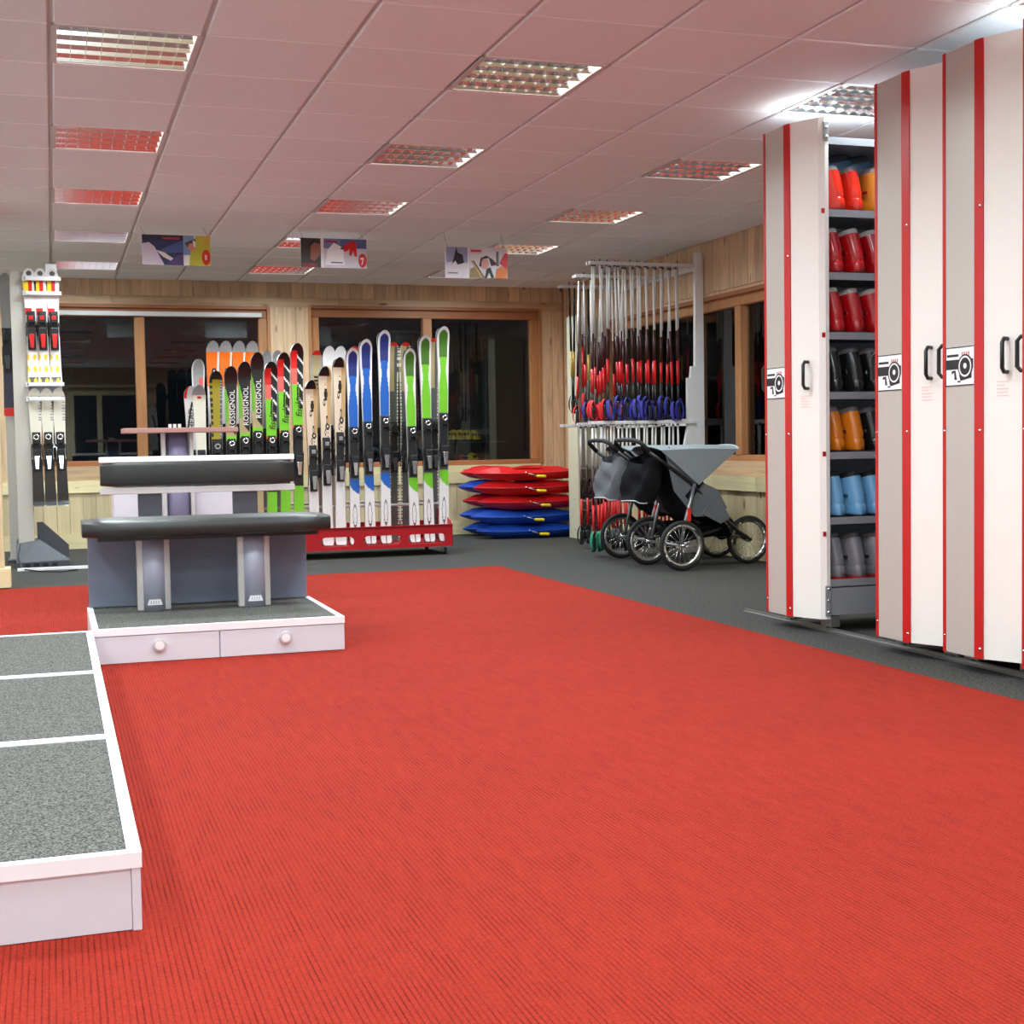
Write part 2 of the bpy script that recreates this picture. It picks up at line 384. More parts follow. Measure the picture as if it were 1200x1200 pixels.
row_back(-1.6, W1[0]-.02, SB1, W1[3]+.02, M_wood); row_back(W1[1]+.02, W2[0]-.02, SB1, W1[3]+.02, M_wood); row_back(W2[1]+.02, XR-.02, SB1, W1[3]+.02, M_wood)
row_back(-1.6, XR-.02, .15, SB0, M_pale)
for a, b in ((-1.6, 1.4), (1.4, 3.4), (3.4, 5.4)): plank(wall_back, M_palex, a+.002, b-.002, YB-.035, YB, SB0, SB1)
plank(wall_back, M_woodx, W1[0], W1[1], YB-.016, YB, SB1+.002, W1[2])
plank(wall_back, M_palex, W2[0], W2[1], YB-.018, YB, SB1+.002, W2[2]-.002)
o = struct(MB().bx(-1.6, XR-.02, YB-.03, YB, 0, .148).build('baseboard_back', M_palex))
def row_right(y0, y1, z0, z1, m, d0=.014):
    n = max(1, round((y1-y0)/PW)); st = (y1-y0)/n
    for i in range(n):
        d = d0+random.choice((0, 0, .0015)); plank(wall_right, m, XR-d, XR, y0+i*st+gap/2, y0+(i+1)*st-gap/2, z0, z1)
row_right(7.2, YB-.04, W3[3]+.06, CZ+.01, M_wood)
row_right(W3[1]+.02, YB-.04, SB1, W3[3]+.055, M_wood)
row_right(7.2, YB-.04, .15, SB0, M_pale)
for a, b in ((7.2, 9.9), (9.9, 12), (12, YB-.04)): plank(wall_right, M_paley, XR-.045, XR, a+.002, b-.002, SB0, SB1)
plank(wall_right, M_woody, XR-.018, XR, W3[0], W3[1], SB1+.002, W3[2])
struct(MB().bx(XR-.03, XR, 7.2, YB-.04, 0, .148).build('baseboard_right', M_paley))
struct(MB().bx(-.3, 1.6, 11.90, 11.95, 0, .022).build('trim_1', M_trim))

# windows
def window(name, kind, a0, a1, z0, z1, mulls, plane):
    """kind 'y': in the back wall, 'x': in the right wall"""
    root = bpy.data.objects.new(name, None); col.objects.link(root); struct(root)
    fw = .09
    def B(mb, u0, u1, d0, d1, z0, z1):
        if kind == 'y': mb.bx(u0, u1, plane+d0, plane+d1, z0, z1)
        else: mb.bx(plane+d0, plane+d1, u0, u1, z0, z1)
    d0, d1 = .02, .12
    f = MB(); B(f, a0, a1, d0, d1, z1-fw, z1); f.build('frame_head', M_frame if kind == 'y' else M_framez, root, bev=.006)
    f = MB(); B(f, a0, a1, d0, d1, z0, z0+.05); f.build('frame_sill', M_frame if kind == 'y' else M_framez, root, bev=.006)
    for u in (a0, a1-fw): f = MB(); B(f, u, u+fw, d0, d1, z0+.05, z1-fw); f.build('frame_jamb', M_framez, root, bev=.006)
    for t in (a0-.03, a1-.005): f = MB(); B(f, t, t+.035, -.022, .02, z0, z1+.03); f.build('architrave', M_framez, root, bev=.004)
    f = MB(); B(f, a0+.005, a1-.005, -.022, .02, z1-.005, z1+.03); f.build('architrave', M_frame, root, bev=.004)
    us = [a0+fw]+[m_ for q in mulls for m_ in (q-.05, q+.05)]+[a1-fw]
    for q in mulls: f = MB(); B(f, q-.05, q+.05, d0-.01, d1, z0+.05, z1-fw); f.build('mullion', M_framez, root, bev=.006)
    for i in range(0, len(us), 2): f = MB(); B(f, us[i], us[i+1], .075, .079, z0+.05, z1-fw); f.build('pane', M_glass, root)
    return root
win1 = window('window_1', 'y', *W1, [.87], YB)
MB().bx(W1[0]+.1, W1[1]-.06, YB-.03, YB+.019, 2.315, 2.36).build('blind_rail', M_rackwhite, win1, bev=.004)
win2 = window('window_2', 'y', *W2, [3.86], YB)
win3 = window('window_3', 'x', *W3, [10.30], XR)

# helmets shown on a board just behind the right-hand window
def helmet(rgb, label, px, py, Y, sc):
    c = at_y(px, py, Y); root = thing('ski_helmet', label, 'helmet', c, (0, 0, random.uniform(-.5, .5)), 'helmets behind the right window')
    m_ = mat('helmet_%d' % rgb[0], rgb, .2, var=.05, coat=.5); n = 10
    prof = [(.115*sc*math.cos(a*PI/2/n), .16*sc*math.sin(a*PI/2/n)) for a in range(n+1)]; prof = [(.108*sc, -.015*sc)]+prof[:-1]+[(.002, .16*sc)]
    MB().lathe(prof, 20).build('shell', m_, root)
    MB().lathe([(.10*sc, -.012*sc), (.119*sc, -.012*sc), (.122*sc, .006*sc), (.116*sc, .014*sc)], 20).build('rim', M_black, root)
    v = MB()
    for k in (-1, 0, 1): v.bx(-.006+k*.04*sc, .006+k*.04*sc, -.105*sc, -.05*sc, .10*sc, .135*sc, M=Matrix.Rotation(.25, 4, 'X'))
    v.build('vent', M_black, root)
HY = 15.1
hz = at_y(545, 517, HY).z; hx0, hx1 = at_y(528, 517, HY).x, at_y(562, 517, HY).x
sb = thing('display_board', 'dark shelf board outside behind the right window carrying helmets', 'shelf', ((hx0+hx1)/2, HY+.1, 0))
for z in (hz-.02, at_y(545, 543, HY).z-.02): MB().bx(-.32, .5, -.16, .3, z, z+.015).build('board', M_dkgrey, sb)
MB().bx(.30, .34, .1, .2, 0, 2.2).build('upright', M_dkgrey, sb); MB().bx(-.32, .5, .28, .3, 0, 2.2).build('back_panel', M_black, sb)
for k in range(4): helmet((206, 176, 20), '%s yellow helmet behind the window pane' % ('leftmost', 'second', 'third', 'rightmost')[k], 531+8*k, 516.2, HY+.02*k, .78)
helmet((206, 176, 21), 'yellow helmet on the lower board behind the window pane', 553, 542, HY, .72)
helmet((190, 24, 28), 'red helmet on the lower board behind the window pane', 541, 542, HY, .62)

# what stands behind the camera and shows in the dark panes: wall, window, shelf of boxes
win4 = bpy.data.objects.new('window_4', None); col.objects.link(win4); struct(win4)
for a in ((.35, 1.9, 2.1, 2.2), (.35, 1.9, .6, .7)): MB().bx(a[0], a[1], YF, YF+.06, a[2], a[3]).build('frame_head', M_palex, win4)
for x in (.35, .9, 1.8): MB().bx(x, x+.1, YF, YF+.06, .7, 2.1).build('frame_jamb', M_pale, win4)
for a in ((.45, .9), (1.0, 1.8)): MB().bx(a[0], a[1], YF+.004, YF+.012, .7, 2.1).build('pane', M_black, win4)
sh = MB().bx(-.2, 2.2, YF+.001, YF+.3, 2.27, 2.30).build('wall_shelf', M_palex); tag(sh, 'long pine shelf above the window on the wall opposite', 'shelf')

# ------------------------------------------------------------------ ceiling lights
def make_fixture():
    root = thing('ceiling_light', 'x', 'light')
    h = T/2-.013; d = .085
    b = MB(); b.bx(-h, h, -h, h, d, d+.004); b.bx(-h, -h+.003, -h, h, .006, d); b.bx(h-.003, h, -h, h, .006, d); b.bx(-h+.003, h-.003, -h, -h+.003, .006, d); b.bx(-h+.003, h-.003, h-.003, h, .006, d)
    b.build('housing', M_trim, root)
    f = MB()
    for s in (-1, 1):
        f.bx(-h, h, s*h-.012, s*h+.012, -.001, .006); f.bx(s*h-.012, s*h+.012, -h+.012, h-.012, -.001, .006)
    f.build('rim', M_grid, root)
    n = 4; st = 2*(h-.01)/n
    blade = MB()                                    # V-shaped parabolic reflectors between the tubes
    def vee(y):
        return [(y-.003, .004), (y+.003, .004), (y+.008, .02), (y+.02, .05), (y-.02, .05), (y-.008, .02)]
    v0 = MB().prism(vee(0), -h+.006, h-.006, 'yz').mesh('reflector', M_mirror)
    for i in range(n+1):
        y = -h+.012+i*(2*(h-.012)/n)
        obj('reflector', v0, root, (0, y, 0))
    nc = 9
    c0 = MB()
    c0.prism([(-h+.006, .008), (h-.006, .008), (h-.006, .042), (-h+.006, .042)], -.0012, .0012, 'yz')
    cm = c0.mesh('cross_blade', M_mirror)
    for i in range(1, nc):
        x = -h+.006+i*(2*(h-.006)/nc); obj('cross_blade', cm, root, (x, 0, 0))
    tm = MB().tube([(-h+.02, 0, 0), (h-.02, 0, 0)], .012, 10).mesh('tube', M_tube)
    for i in range(n):
        y = -h+.012+(i+.5)*(2*(h-.012)/n); obj('tube', tm, root, (0, y, .064))
    return root
fx = make_fixture()
lamp_d = bpy.data.lights.new('troffer_light', 'AREA'); lamp_d.shape = 'SQUARE'; lamp_d.size = .54; lamp_d.energy = LAMP_W; lamp_d.color = LAMP_COL; lamp_d.spread = math.radians(164)
rown = {-9: 'behind the camera', -6: 'overhead near the camera', -3: 'at the top edge', 0: 'nearest', 3: 'second nearest', 6: 'third nearest', 9: 'fourth nearest', 12: 'farthest, by the back wall'}
coln = {-3: 'added unseen beyond the left edge', 0: 'above the grey podium', 3: 'along the middle of the ceiling', 6: 'in front of the boot shelving'}
first = True
l = bpy.data.objects.new('troffer_glow', lamp_d); col.objects.link(l); l.parent = fx; l.location = (0, 0, -.004)
for c, r in lights:
    lab = 'square louvred ceiling light %s, %s' % (coln[c], rown[r])
    loc = (GX0+(c+.5)*T, GY0+(r+.5)*T, CZ)
    if first: o = fx; o.location = loc; o['label'] = lab; o['group'] = 'louvred ceiling lights'; first = False
    else: o = copy_tree(fx, None, loc, None, lab, 'louvred ceiling lights')

# ------------------------------------------------------------------ podium modules (low platform with carpeted tops)
def make_podium():
    root = thing('carpeted_podium', 'x', 'podium')
    X0, X1, L_ = -1.2, 0, 1.2; H = .165
    MB().bx(X0, X1-.022, .006, L_-.006, .008, H-.03).build('front_board', M_white, root)
    MB().bx(X1-.021, X1-.003, .003, L_-.004, .006, H-.03).build('side_board', M_white, root, bev=.001)
    t = MB(); e = .028
    t.bx(X0, X1, 0, e, H-.03, H+.002); t.bx(X0, X1, L_-e, L_, H-.03, H+.002); t.bx(X1-e, X1, e, L_-e, H-.03, H+.002); t.bx(X0, X0+e, e, L_-e, H-.03, H+.002)
    t.build('edge_trim', M_trim, root)
    MB().bx(X0+e, X1-e, e, L_-e, H-.03, H-.001).build('carpet_top', M_cgrey, root)
    return root
pod = make_podium(); PX = .146
labs = ['grey carpeted podium nearest the camera, with its white front showing', 'middle one of the three grey carpeted podiums', 'grey carpeted podium that touches the drawer bench']
for i, y in enumerate((2.845, 4.05, 5.255)):
    if i == 0: pod.location = (PX, y, 0); pod['label'] = labs[0]; pod['group'] = 'carpeted podiums in a row'
    else: copy_tree(pod, None, (PX, y, 0), None, labs[i], 'carpeted podiums in a row')

# ------------------------------------------------------------------ fitting benches
def oval_column(mb_root, x, y, z0, z1, logo=True):
    c = MB(); rx, ry = .062, .05
    n = 24; poly = circle(x, y, rx, ry, n); c.prism(poly, z0, z1, 'xy', smooth=True); p = c.build('column', M_silver, mb_root)
    for s in (-1, 1):
        q = MB(); q.prism([(x+s*.052, y-.03), (x+s*.082, y-.018), (x+s*.082, y+.03), (x+s*.052, y+.035)][::s], z0, z1, 'xy'); q.build('column_edge', M_silver2, p, bev=.006, seg=3)
    if logo:
        t = MB(); yy = y-ry-.0015
        t.prism([(x-.038, z0+.03), (x+.038, z0+.03), (x+.028, z0+.058), (x-.028, z0+.058)], yy-.0012, yy+.004, 'xz'); t.build('emblem', M_trim, p)
        t = MB()
        for k in range(4): t.prism([(x-.022+k*.012, z0+.036), (x-.018+k*.012, z0+.036), (x-.015+k*.012, z0+.052), (x-.019+k*.012, z0+.052)], yy-.0022, yy-.001, 'xz')
        t.build('emblem_letters', M_silver, p)
    return p
BX0, BX1, BY0, BY1 = .146, 1.30, 6.46, 7.42
b1 = thing('fitting_bench', 'black cushioned fitting bench on a white platform with two round-knobbed drawers', 'bench', ((BX0+BX1)/2, BY0, 0))
b1o = b1.location.copy()
def L1(mb, name, m, parent=b1, **k): 
    o = mb.build(name, m, parent, **k)
    if parent is b1: o.location = -b1o
    return o
H = .165
L1(MB().bx(BX0, BX1, BY0+.022, BY1, .006, H-.03), 'platform', M_white)
t = MB(); e = .028
t.bx(BX0, BX1, BY0, BY0+e, H-.03, H+.002); t.bx(BX0, BX0+e, BY0+e, BY1, H-.03, H+.002); t.bx(BX1-e, BX1, BY0+e, BY1, H-.03, H+.002); L1(t, 'edge_trim', M_trim)
L1(MB().bx(BX0+e, BX1-e, BY0+e, BY1, H-.029, H-.001), 'carpet_top', M_cgrey)
mid = (BX0+BX1)/2-.012
for x0, x1 in ((BX0+.002, mid-.0025), (mid+.0025, BX1-.002)):
    d = L1(MB().bx(x0, x1, BY0+.004, BY0+.022, .008, H-.034), 'drawer', M_white, bev=.001)
    kx = (x0+x1)/2+.01
    k = MB().prism(circle(kx, .083, .029, n=28), BY0-.016, BY0+.003, 'xz', smooth=True); k.build('knob', M_silver2, d, bev=.003)
    k = MB().prism(circle(kx, .083, .020, n=24), BY0-.0185, BY0-.016, 'xz', smooth=True); k.build('knob_cap', M_trim, d)
L1(MB().bx(BX0+.01, BX1-.015, BY1-.03, BY1-.006, H+.001, .575), 'back_panel', M_greyblue, bev=.003)
for px, py in ((182, 716), (300, 711)):
    c = at_z(px, py, H); pr_ = oval_column(b1, c.x, c.y+.05, H, .548); pr_.location = -b1o
def cushion(x0, x1, y0, y1, z0, z1):
    mb = MB(); secs = []; n = 20
    for i in range(13):
        u = i/12; x = x0+(x1-x0)*u
        e = min(u, 1-u)*(x1-x0); k = 1.0 if e > .03 else .86+.14*math.sqrt(max(0, 1-((.03-e)/.03)**2))
        hy, hz = (y1-y0)/2*k, (z1-z0)/2*k; cy, cz = (y0+y1)/2, (z0+z1)/2
        s = []
        for j in range(n):
            a = 2*PI*j/n; ca, sa = math.cos(a), math.sin(a); p_ = .32
            s.append((x, cy+hy*math.copysign(abs(ca)**p_, ca), cz+hz*math.copysign(abs(sa)**p_, sa)))
        secs.append(s)
    xs = [0, .008, .02, .035]; 
    return mb.loft(secs)
cs = L1(cushion(BX0-.02, BX1+.04, 6.93, 7.36, .545, .635), 'seat_cushion', M_vinyl)
L1(MB().bx(BX0+.05, BX1-.02, 7.0, 7.32, .53, .548), 'seat_board', M_black)

Y2 = 8.45
p0, p1 = at_y(117, 570, Y2), at_y(345, 570, Y2)
b2 = thing('backrest_bench', 'black padded backrest with bright silver top rail behind the front bench', 'bench', ((p0.x+p1.x)/2, Y2, 0)); b2o = b2.location.copy()
def L2(mb, name, m, **k): o = mb.build(name, m, b2, **k); o.location = -b2o; return o
za, zb = at_y(230, 563, Y2).z, at_y(230, 541, Y2).z
def zz(y): return at_y(230, y, Y2).z
L2(MB().bx(p0.x, p1.x, Y2-.02, Y2+.10, zz(540.5), zz(534)), 'top_rail', M_trim, bev=.004)
L2(cushion(p0.x+.004, p1.x-.004, Y2-.035, Y2+.09, zz(569), zz(540)), 'backrest_pad', M_vinyl)
L2(MB().bx(p0.x, p1.x, Y2-.02, Y2+.08, zz(577), zz(569.5)), 'bottom_rail', M_silver2, bev=.004)
for a, b in ((162, 190), (273.5, 302)):
    q0, q1 = at_y(a, 590, Y2), at_y(b, 590, Y2); L2(MB().bx(q0.x, q1.x, Y2, Y2+.05, .006, zz(577)), 'post', M_dkgrey, bev=.003)
L2(MB().bx(p0.x+.02, p1.x-.02, Y2-.35, Y2+.3, .006, .05), 'foot_plate', M_white)

Y3 = 9.35
b3 = thing('counter_stand', 'white service stand with violet column carrying a thin reddish wooden plank', 'stand', (at_y(205, 590, Y3).x, Y3, 0)); b3o = b3.location.copy()
def L3(mb, name, m, **k): o = mb.build(name, m, b3, **k); o.location = -b3o; return o
def X3(px): return at_y(px, 560, Y3).x
def Z3(py): return at_y(205, py, Y3).z
L3(MB().bx(X3(133), X3(275), Y3+.10, Y3+.45, .006, Z3(572)), 'cabinet', M_white, bev=.004)
cpl = MB(); cpl.prism(circle((X3(196)+X3(222))/2, Y3+.02, (X3(222)-X3(196))/2, .06, 24), .006, Z3(502), 'xy', smooth=True); cpl = L3(cpl, 'column', M_purple)
for a in (192.5, 225): MB().bx(X3(a)-.012, X3(a)+.012, Y3-.03, Y3+.07, .006, Z3(507)).build('column_edge', M_silver2, cpl, bev=.004)
pl = MB().bx(X3(145), X3(278), Y3-.12, Y3+.2, Z3(507), Z3(501.5)); L3(pl, 'plank', M_oak, bev=.003)
for a in (201, 206.5, 212): L3(MB().bx(X3(a)-.009, X3(a)+.009, Y3-.02, Y3+.02, Z3(501.4), Z3(497)), 'fixing_block', M_rackwhite)

# ------------------------------------------------------------------ skis
def C_(name, rgb, r=.28): return mat('ski_'+name, rgb, r, var=.05, scale=14, coat=.3)
SK = dict(white=C_('white', (222, 216, 214)), edge=C_('edge', (188, 186, 184)), base=C_('base', (24, 24, 26)), blue=C_('blue', (28, 92, 178)), dblue=C_('dark_blue', (36, 48, 110)),
          green=C_('green', (96, 164, 36)), dgreen=C_('dark_green', (70, 110, 34)), beige=C_('beige', (214, 190, 166)), tan=C_('tan', (186, 150, 104)), black=C_('black', (22, 21, 22)),
          lime=C_('lime', (116, 190, 40)), red=C_('red', (206, 30, 26)), pink=C_('pink', (214, 96, 86)), orange=C_('orange', (238, 106, 20)), olive=C_('olive', (152, 136, 34)),
          khaki=C_('khaki', (170, 150, 108)), grey=C_('grey', (150, 148, 148)), dgrey=C_('dark_grey', (88, 86, 84)), cream=C_('cream', (216, 210, 192)), yellow=C_('yellow', (232, 196, 40)), navy=C_('navy', (40, 40, 66)))
def sw(t, L):      # half width along the ski
    b = .041+.014*((t-.42)/.5)**2*(1 if t > .42 else .75)
    tip = 1-.09/L*1.15
    if t > tip: b *= math.sqrt(max(0., 1-((t-tip)/(1-tip))**2))
    if t < .02: b *= .75+.25*math.sqrt(max(0, 1-((.02-t)/.02)**2))
    return max(b, .0015)
def ski_mesh(L, fn, pal):
    names = list(dict.fromkeys(pal+['edge', 'base'])); idx = {n: i for i, n in enumerate(names)}
    mb = MB(); nt, ns = 150, 20
    def tt(u):     # finer towards the tip
        return u if u < .8 else .8+.2*(1-(1-(u-.8)/.2)**1.6)
    def yb(t): return -.055*max(0, (t-.90)/.10)**2-.02*max(0, (.05-t)/.05)**2
    def F(u, v): t = tt(u); return (sw(t, L)*(2*v-1), yb(t)-.011, t*L)
    def B(u, v): t = tt(u); return (sw(t, L)*(1-2*v), yb(t), t*L)
    mb.grid(F, nt, ns, lambda u, v: idx[fn(tt(u), 2*v-1)]); mb.grid(B, nt, 2, idx['base'])
    for s in (-1, 1):
        def S(u, v, s=s): t = tt(u); return (s*sw(t, L), yb(t)-.011*(v if s > 0 else 1-v), t*L)
        mb.grid(S, nt, 1, idx['edge'])
    return mb.mesh('ski_body', [SK[n] for n in names])
def binding_parts(L, root, acc=M_chrome, plate=M_black, ring=True, tz=.56, hz=.40):
    z1, z0 = tz*L, hz*L
    p = MB().bx(-.033, .033, -.026, -.0112, z0-.1, z1+.07); pb = p.build('binding_plate', plate, root, bev=.004)
    t = MB(); t.prism([(-.028, z1-.03), (.028, z1-.03), (.033, z1+.02), (.02, z1+.055), (-.02, z1+.055), (-.033, z1+.02)], -.062, -.026, 'xz')
    t.bx(-.036, -.022, -.066, -.03, z1-.06, z1-.03); t.bx(.022, .036, -.066, -.03, z1-.06, z1-.03)
    to = t.build('toe_piece', M_black, root, bev=.005)
    if ring:
        r = MB().lathe([(.013, -.064), (.016, -.068), (.023, -.068), (.026, -.064), (.026, -.058)], 18, (0, 0, z1+.026), 'y'); r.build('emblem', acc, to)
    else:
        MB().bx(-.018, .018, -.066, -.060, z1-.005, z1+.03).build('emblem', acc, to, bev=.004)
    h = MB(); h.prism([(-.024, z0-.02), (.024, z0-.02), (.034, z0+.05), (.03, z0+.085), (-.03, z0+.085), (-.034, z0+.05)], -.075, -.026, 'xz')
    ho = h.build('heel_piece', M_black, root, bev=.006)
    l = MB(); l.prism([(-.014, z0-.085), (.014, z0-.085), (.022, z0+.03), (-.022, z0+.03)], -.088, -.074, 'xz'); l.build('heel_lever', M_dkgrey if acc is M_black else acc, ho, bev=.004)
    b = MB()
    for s in (-1, 1): b.tube([(s*.036, -.02, z0+.13), (s*.041, -.03, z0+.10), (s*.042, -.01, z0+.02), (s*.042, .012, z0-.05)], .004, 6)
    b.build('ski_brake', M_black, root)
TYPES = {}
def regtype(name, pal, fn, **kw): TYPES[name] = (pal, fn, kw)
def f_loop(main, dark):
    def f(t, s):
        if t > .60:
            if t < .70: w_ = .92
            elif t < .80: w_ = .92-.46*(t-.70)/.10
            elif t < .87: w_ = .46+.28*(t-.80)/.07
            elif t < .955: w_ = .74
            elif t < .985: w_ = .74*math.sqrt(max(0, 1-((t-.955)/.03)**2))
            else: w_ = 0
            return (dark if t > .86 else main) if abs(s) < w_ else 'white'
        if t > .33: return 'dgrey'
        if t > .31-.055*math.sqrt((s+1)/2): return main
        r = math.hypot((t-.145)/.055, s/.42)
        if .84 < r < 1.08 or (t < .09 and abs(s) < .08): return 'dgrey'
        return 'white'
    return f
regtype('blue', ['white', 'blue', 'dblue', 'dgrey', 'grey'], f_loop('blue', 'dblue'), acc=M_chrome, ring=True)
regtype('green', ['white', 'green', 'dgreen', 'dgrey', 'grey'], f_loop('lime', 'dgreen'), acc=M_chrome, ring=True); TYPES['green'][0].append('lime')
def f_beige(t, s):
    if t > .95: return 'black' if s < .75 else 'tan'
    for (a, b, ra, rb) in ((.90, .05, .008, .2), (.845, .1, .035, .28), (.80, -.2, .018, .22), (.70, .25, .03, .2), (.665, .35, .018, .45), (.635, -.1, .022, .16), (.62, .4, .015, .15)):
        q = math.hypot((t-a)/ra, (s-b)/rb)
        if q < 1: return 'tan' if (a == .90) else ('black' if (q > .45 or ra > .03) else 'beige')
    if s > .25 and t > .68: return 'tan'
    return 'beige' if t > .45 else 'white'
regtype('beige', ['beige', 'tan', 'black', 'white'], f_beige, acc=M_steel, ring=False)
def f_race(t, s):
    if t > .965: return 'black'
    if t > .80:
        if s < .02: return 'red' if t > .88 else 'pink'
        return 'white' if (t*15+s*.55) % 1 < .2 else 'black'
    if t > .60:
        if s > .35 and t > .68: return 'white' if (t*15+s*.55) % 1 < .26 else 'black'
        if abs(s+.1-(t-.7)*2) < .12 and t > .72: return 'black'
        return 'lime'
    if t > .585: return 'orange'
    if t > .3: return 'black'
    return 'lime' if t > .12 else 'white'
regtype('race', ['red', 'pink', 'white', 'black', 'lime', 'orange'], f_race, acc=M_chrome, ring=True)
def f_black(t, s):
    if t > .90: return 'black'
    if t > .62:
        edge = -1.0+(.90-t)*7.5 if t > .80 else -.25
        if t < .66: edge = -.25+(.66-t)*30
        if s > edge and s < .9: return 'black'
        if s < -.45 and t > .70: return 'green'
        return 'khaki'
    if t > .595: return 'lime'
    if t > .3: return 'black'
    return 'khaki'
regtype('blacktip', ['black', 'khaki', 'green', 'lime'], f_black, acc=M_chrome, ring=True)
def f_olive(t, s):
    if t > .955: return 'black'
    if t > .62:
        if s < -.6 and (t*30) % 1 < .55: return 'black'
        if s > .55: return 'dgrey' if (t*60) % 1 < .6 else 'grey'
        return 'olive'
    return 'black' if t > .3 else 'olive'
regtype('olive', ['olive', 'black', 'grey', 'dgrey'], f_olive, acc=M_steel, ring=True)
regtype('script', ['white', 'black', 'red'], lambda t, s: 'red' if (t > .93 and s < -.6) else ('black' if (abs(s+.4-(t-.8)*6) < .16 and .72 < t < .9) else 'white'), acc=M_black, ring=False)
regtype('pale', ['cream', 'grey', 'dgrey', 'red'], lambda t, s: 'grey' if t > .94 else ('red' if math.hypot((t-.925)/.008, s/.35) < 1 else 'cream'), acc=M_black, ring=False)
regtype('greytip', ['grey', 'dgrey', 'white', 'pink'], lambda t, s: 'white' if abs(s) > .78 else ('pink' if s > .35-(t-.8)*3 and t < .9 else 'grey'), acc=M_black, ring=False)
def f_orange(t, s):
    if t > .95: return 'grey'
    if t > .82:
        q = math.hypot((t-.845)/.022, (s-.2)/.42)
        if .55 < q < 1.1: return 'black'
        if q <= .55: return 'white'
        return 'orange' if s < .7 else 'white'
    if t > .78 and s < 0: return 'orange'
    return 'white'
regtype('orange', ['orange', 'grey', 'white', 'black'], f_orange, acc=M_black, ring=False)
regtype('tanback', ['tan', 'black', 'grey', 'red'], lambda t, s: 'red' if t > .975 else ('grey' if abs(s) > .7 else ('black' if .80 < t < .88 and abs(s) < .4 and (t*50) % 1 < .5 else 'khaki')), acc=M_black, ring=False); TYPES['tanback'][0].append('khaki')
regtype('whitetip', ['white', 'dgrey', 'beige'], lambda t, s: 'white' if t > .9 else 'beige', acc=M_black, ring=False)
regtype('darkback', ['black', 'dgrey', 'khaki', 'red', 'cream'], lambda t, s: 'red' if t > .98 else ('cream' if abs(s) > .72 and (t*90) % 1 < .6 else ('khaki' if t > .75 and s < .2 else 'dgrey')), acc=M_black, ring=False)
def f_kid(t, s):
    if t > .93: return 'white' if math.hypot((t-.96)/.02, s/.5) > 1 else 'dgrey'
    if .80 < t < .92: return 'red' if abs(s-.1) < .3 else ('yellow' if s < 0 else 'white')
    if t < .30: return 'yellow' if (math.sin(t*60)+math.sin(s*5)) > .9 else ('dgrey' if t < .06 and abs(s) < .8 else 'white')
    if .60 < t < .66: return 'red' if s < .2 else 'white'
    return 'white'
regtype('kid', ['white', 'red', 'yellow', 'dgrey'], f_kid, acc=M_red, ring=False)
regtype('fade', ['cream', 'black', 'navy', 'grey'], lambda t, s: 'black' if t < .40 else ('grey' if (s > .45 and .72 < t < .95 and (t*40) % 1 < .5) else 'cream'), acc=M_chrome, ring=True)
regtype('dusk', ['grey', 'black', 'navy', 'red'], lambda t, s: 'red' if t < .06 else ('navy' if t < .3 else ('black' if t < .62 else 'grey')), acc=M_black, ring=False)

PROTO = {}
def ski_pair(typ, L, label, loc, rot, group, mate=True, lettering=None):
    key = (typ, round(L, 2), lettering)
    if key not in PROTO:
        pal, fn, kw = TYPES[typ]
        root = thing('ski_pair', label, 'skis', loc, rot, group)
        me = ski_mesh(L, fn, pal); body = obj('ski', me, root)
        binding_parts(L, root, **kw)
        if lettering:
            tx, size, tz, tx_x, mm, shear = lettering
            tme = text_mesh(tx, size, .0008, shear); tme.materials.append(mm)
            o_ = obj('lettering', tme, body, (tx_x, -.0135, tz*L), (PI/2, -PI/2, 0))
        if mate:
            back = obj('ski', me, root, (0, .006, 0), (0, 0, PI))
            hz = .40*L; z1 = .56*L
            q = MB(); q.bx(-.03, .03, .03, .085, hz-.02, hz+.08); q.bx(-.03, .03, .03, .075, z1-.04, z1+.05); q.bx(-.033, .033, .0175, .03, hz-.1, z1+.07); q.build('rear_binding', M_black, root, bev=.006)
        PROTO[key] = root
        return root
    return copy_tree(PROTO[key], None, loc, rot, label, group)

# front board of the rack and its positions
RY = 11.75
front = [  # type, bottom px x, tip px (x, y), label
    ('script', 231, (222.5, 452), 'white ski pair with red edge at the left end of the ski rack'),
    ('pale', 240, (232.5, 452), 'pale cream ski pair second from the left end of the rack'),
    ('olive', 256, (252.5, 433), 'olive yellow ski pair with black tip on the rack'),
    ('blacktip', 272, (270, 432.5), 'shortest of three black-tipped ski pairs with large white lettering'),
    ('blacktip', 288, (286, 426), 'middle one of three black-tipped ski pairs with large white lettering'),
    ('blacktip', 303, (301, 414), 'tallest of three black-tipped ski pairs with large white lettering'),
    ('race', 319, (317, 426), 'shortest of three red and lime green racing ski pairs'),
    ('race', 335, (331.7, 413), 'middle one of three red and lime green racing ski pairs'),
    ('race', 350.5, (347.5, 404), 'tallest of three red and lime green racing ski pairs'),
    ('beige', 368.5, (364, 445), 'shortest of three beige ski pairs with dark blots'),
    ('beige', 384, (380, 431.5), 'middle one of three beige ski pairs with dark blots'),
    ('beige', 399, (397, 419.5), 'tallest of three beige ski pairs with dark blots'),
    ('blue', 416, (412.5, 411), 'shortest of three white-edged blue ski pairs'),
    ('blue', 434, (428, 400), 'middle one of three white-edged blue ski pairs'),
    ('blue', 452, (449.7, 386.6), 'tallest of three white-edged blue ski pairs'),
    ('green', 486, (479, 407.5), 'shortest of three white-edged green ski pairs'),
    ('green', 503, (497.5, 396), 'middle one of three white-edged green ski pairs'),
    ('green', 520, (519, 381), 'tallest white-edged green ski pair at the right end of the rack')]
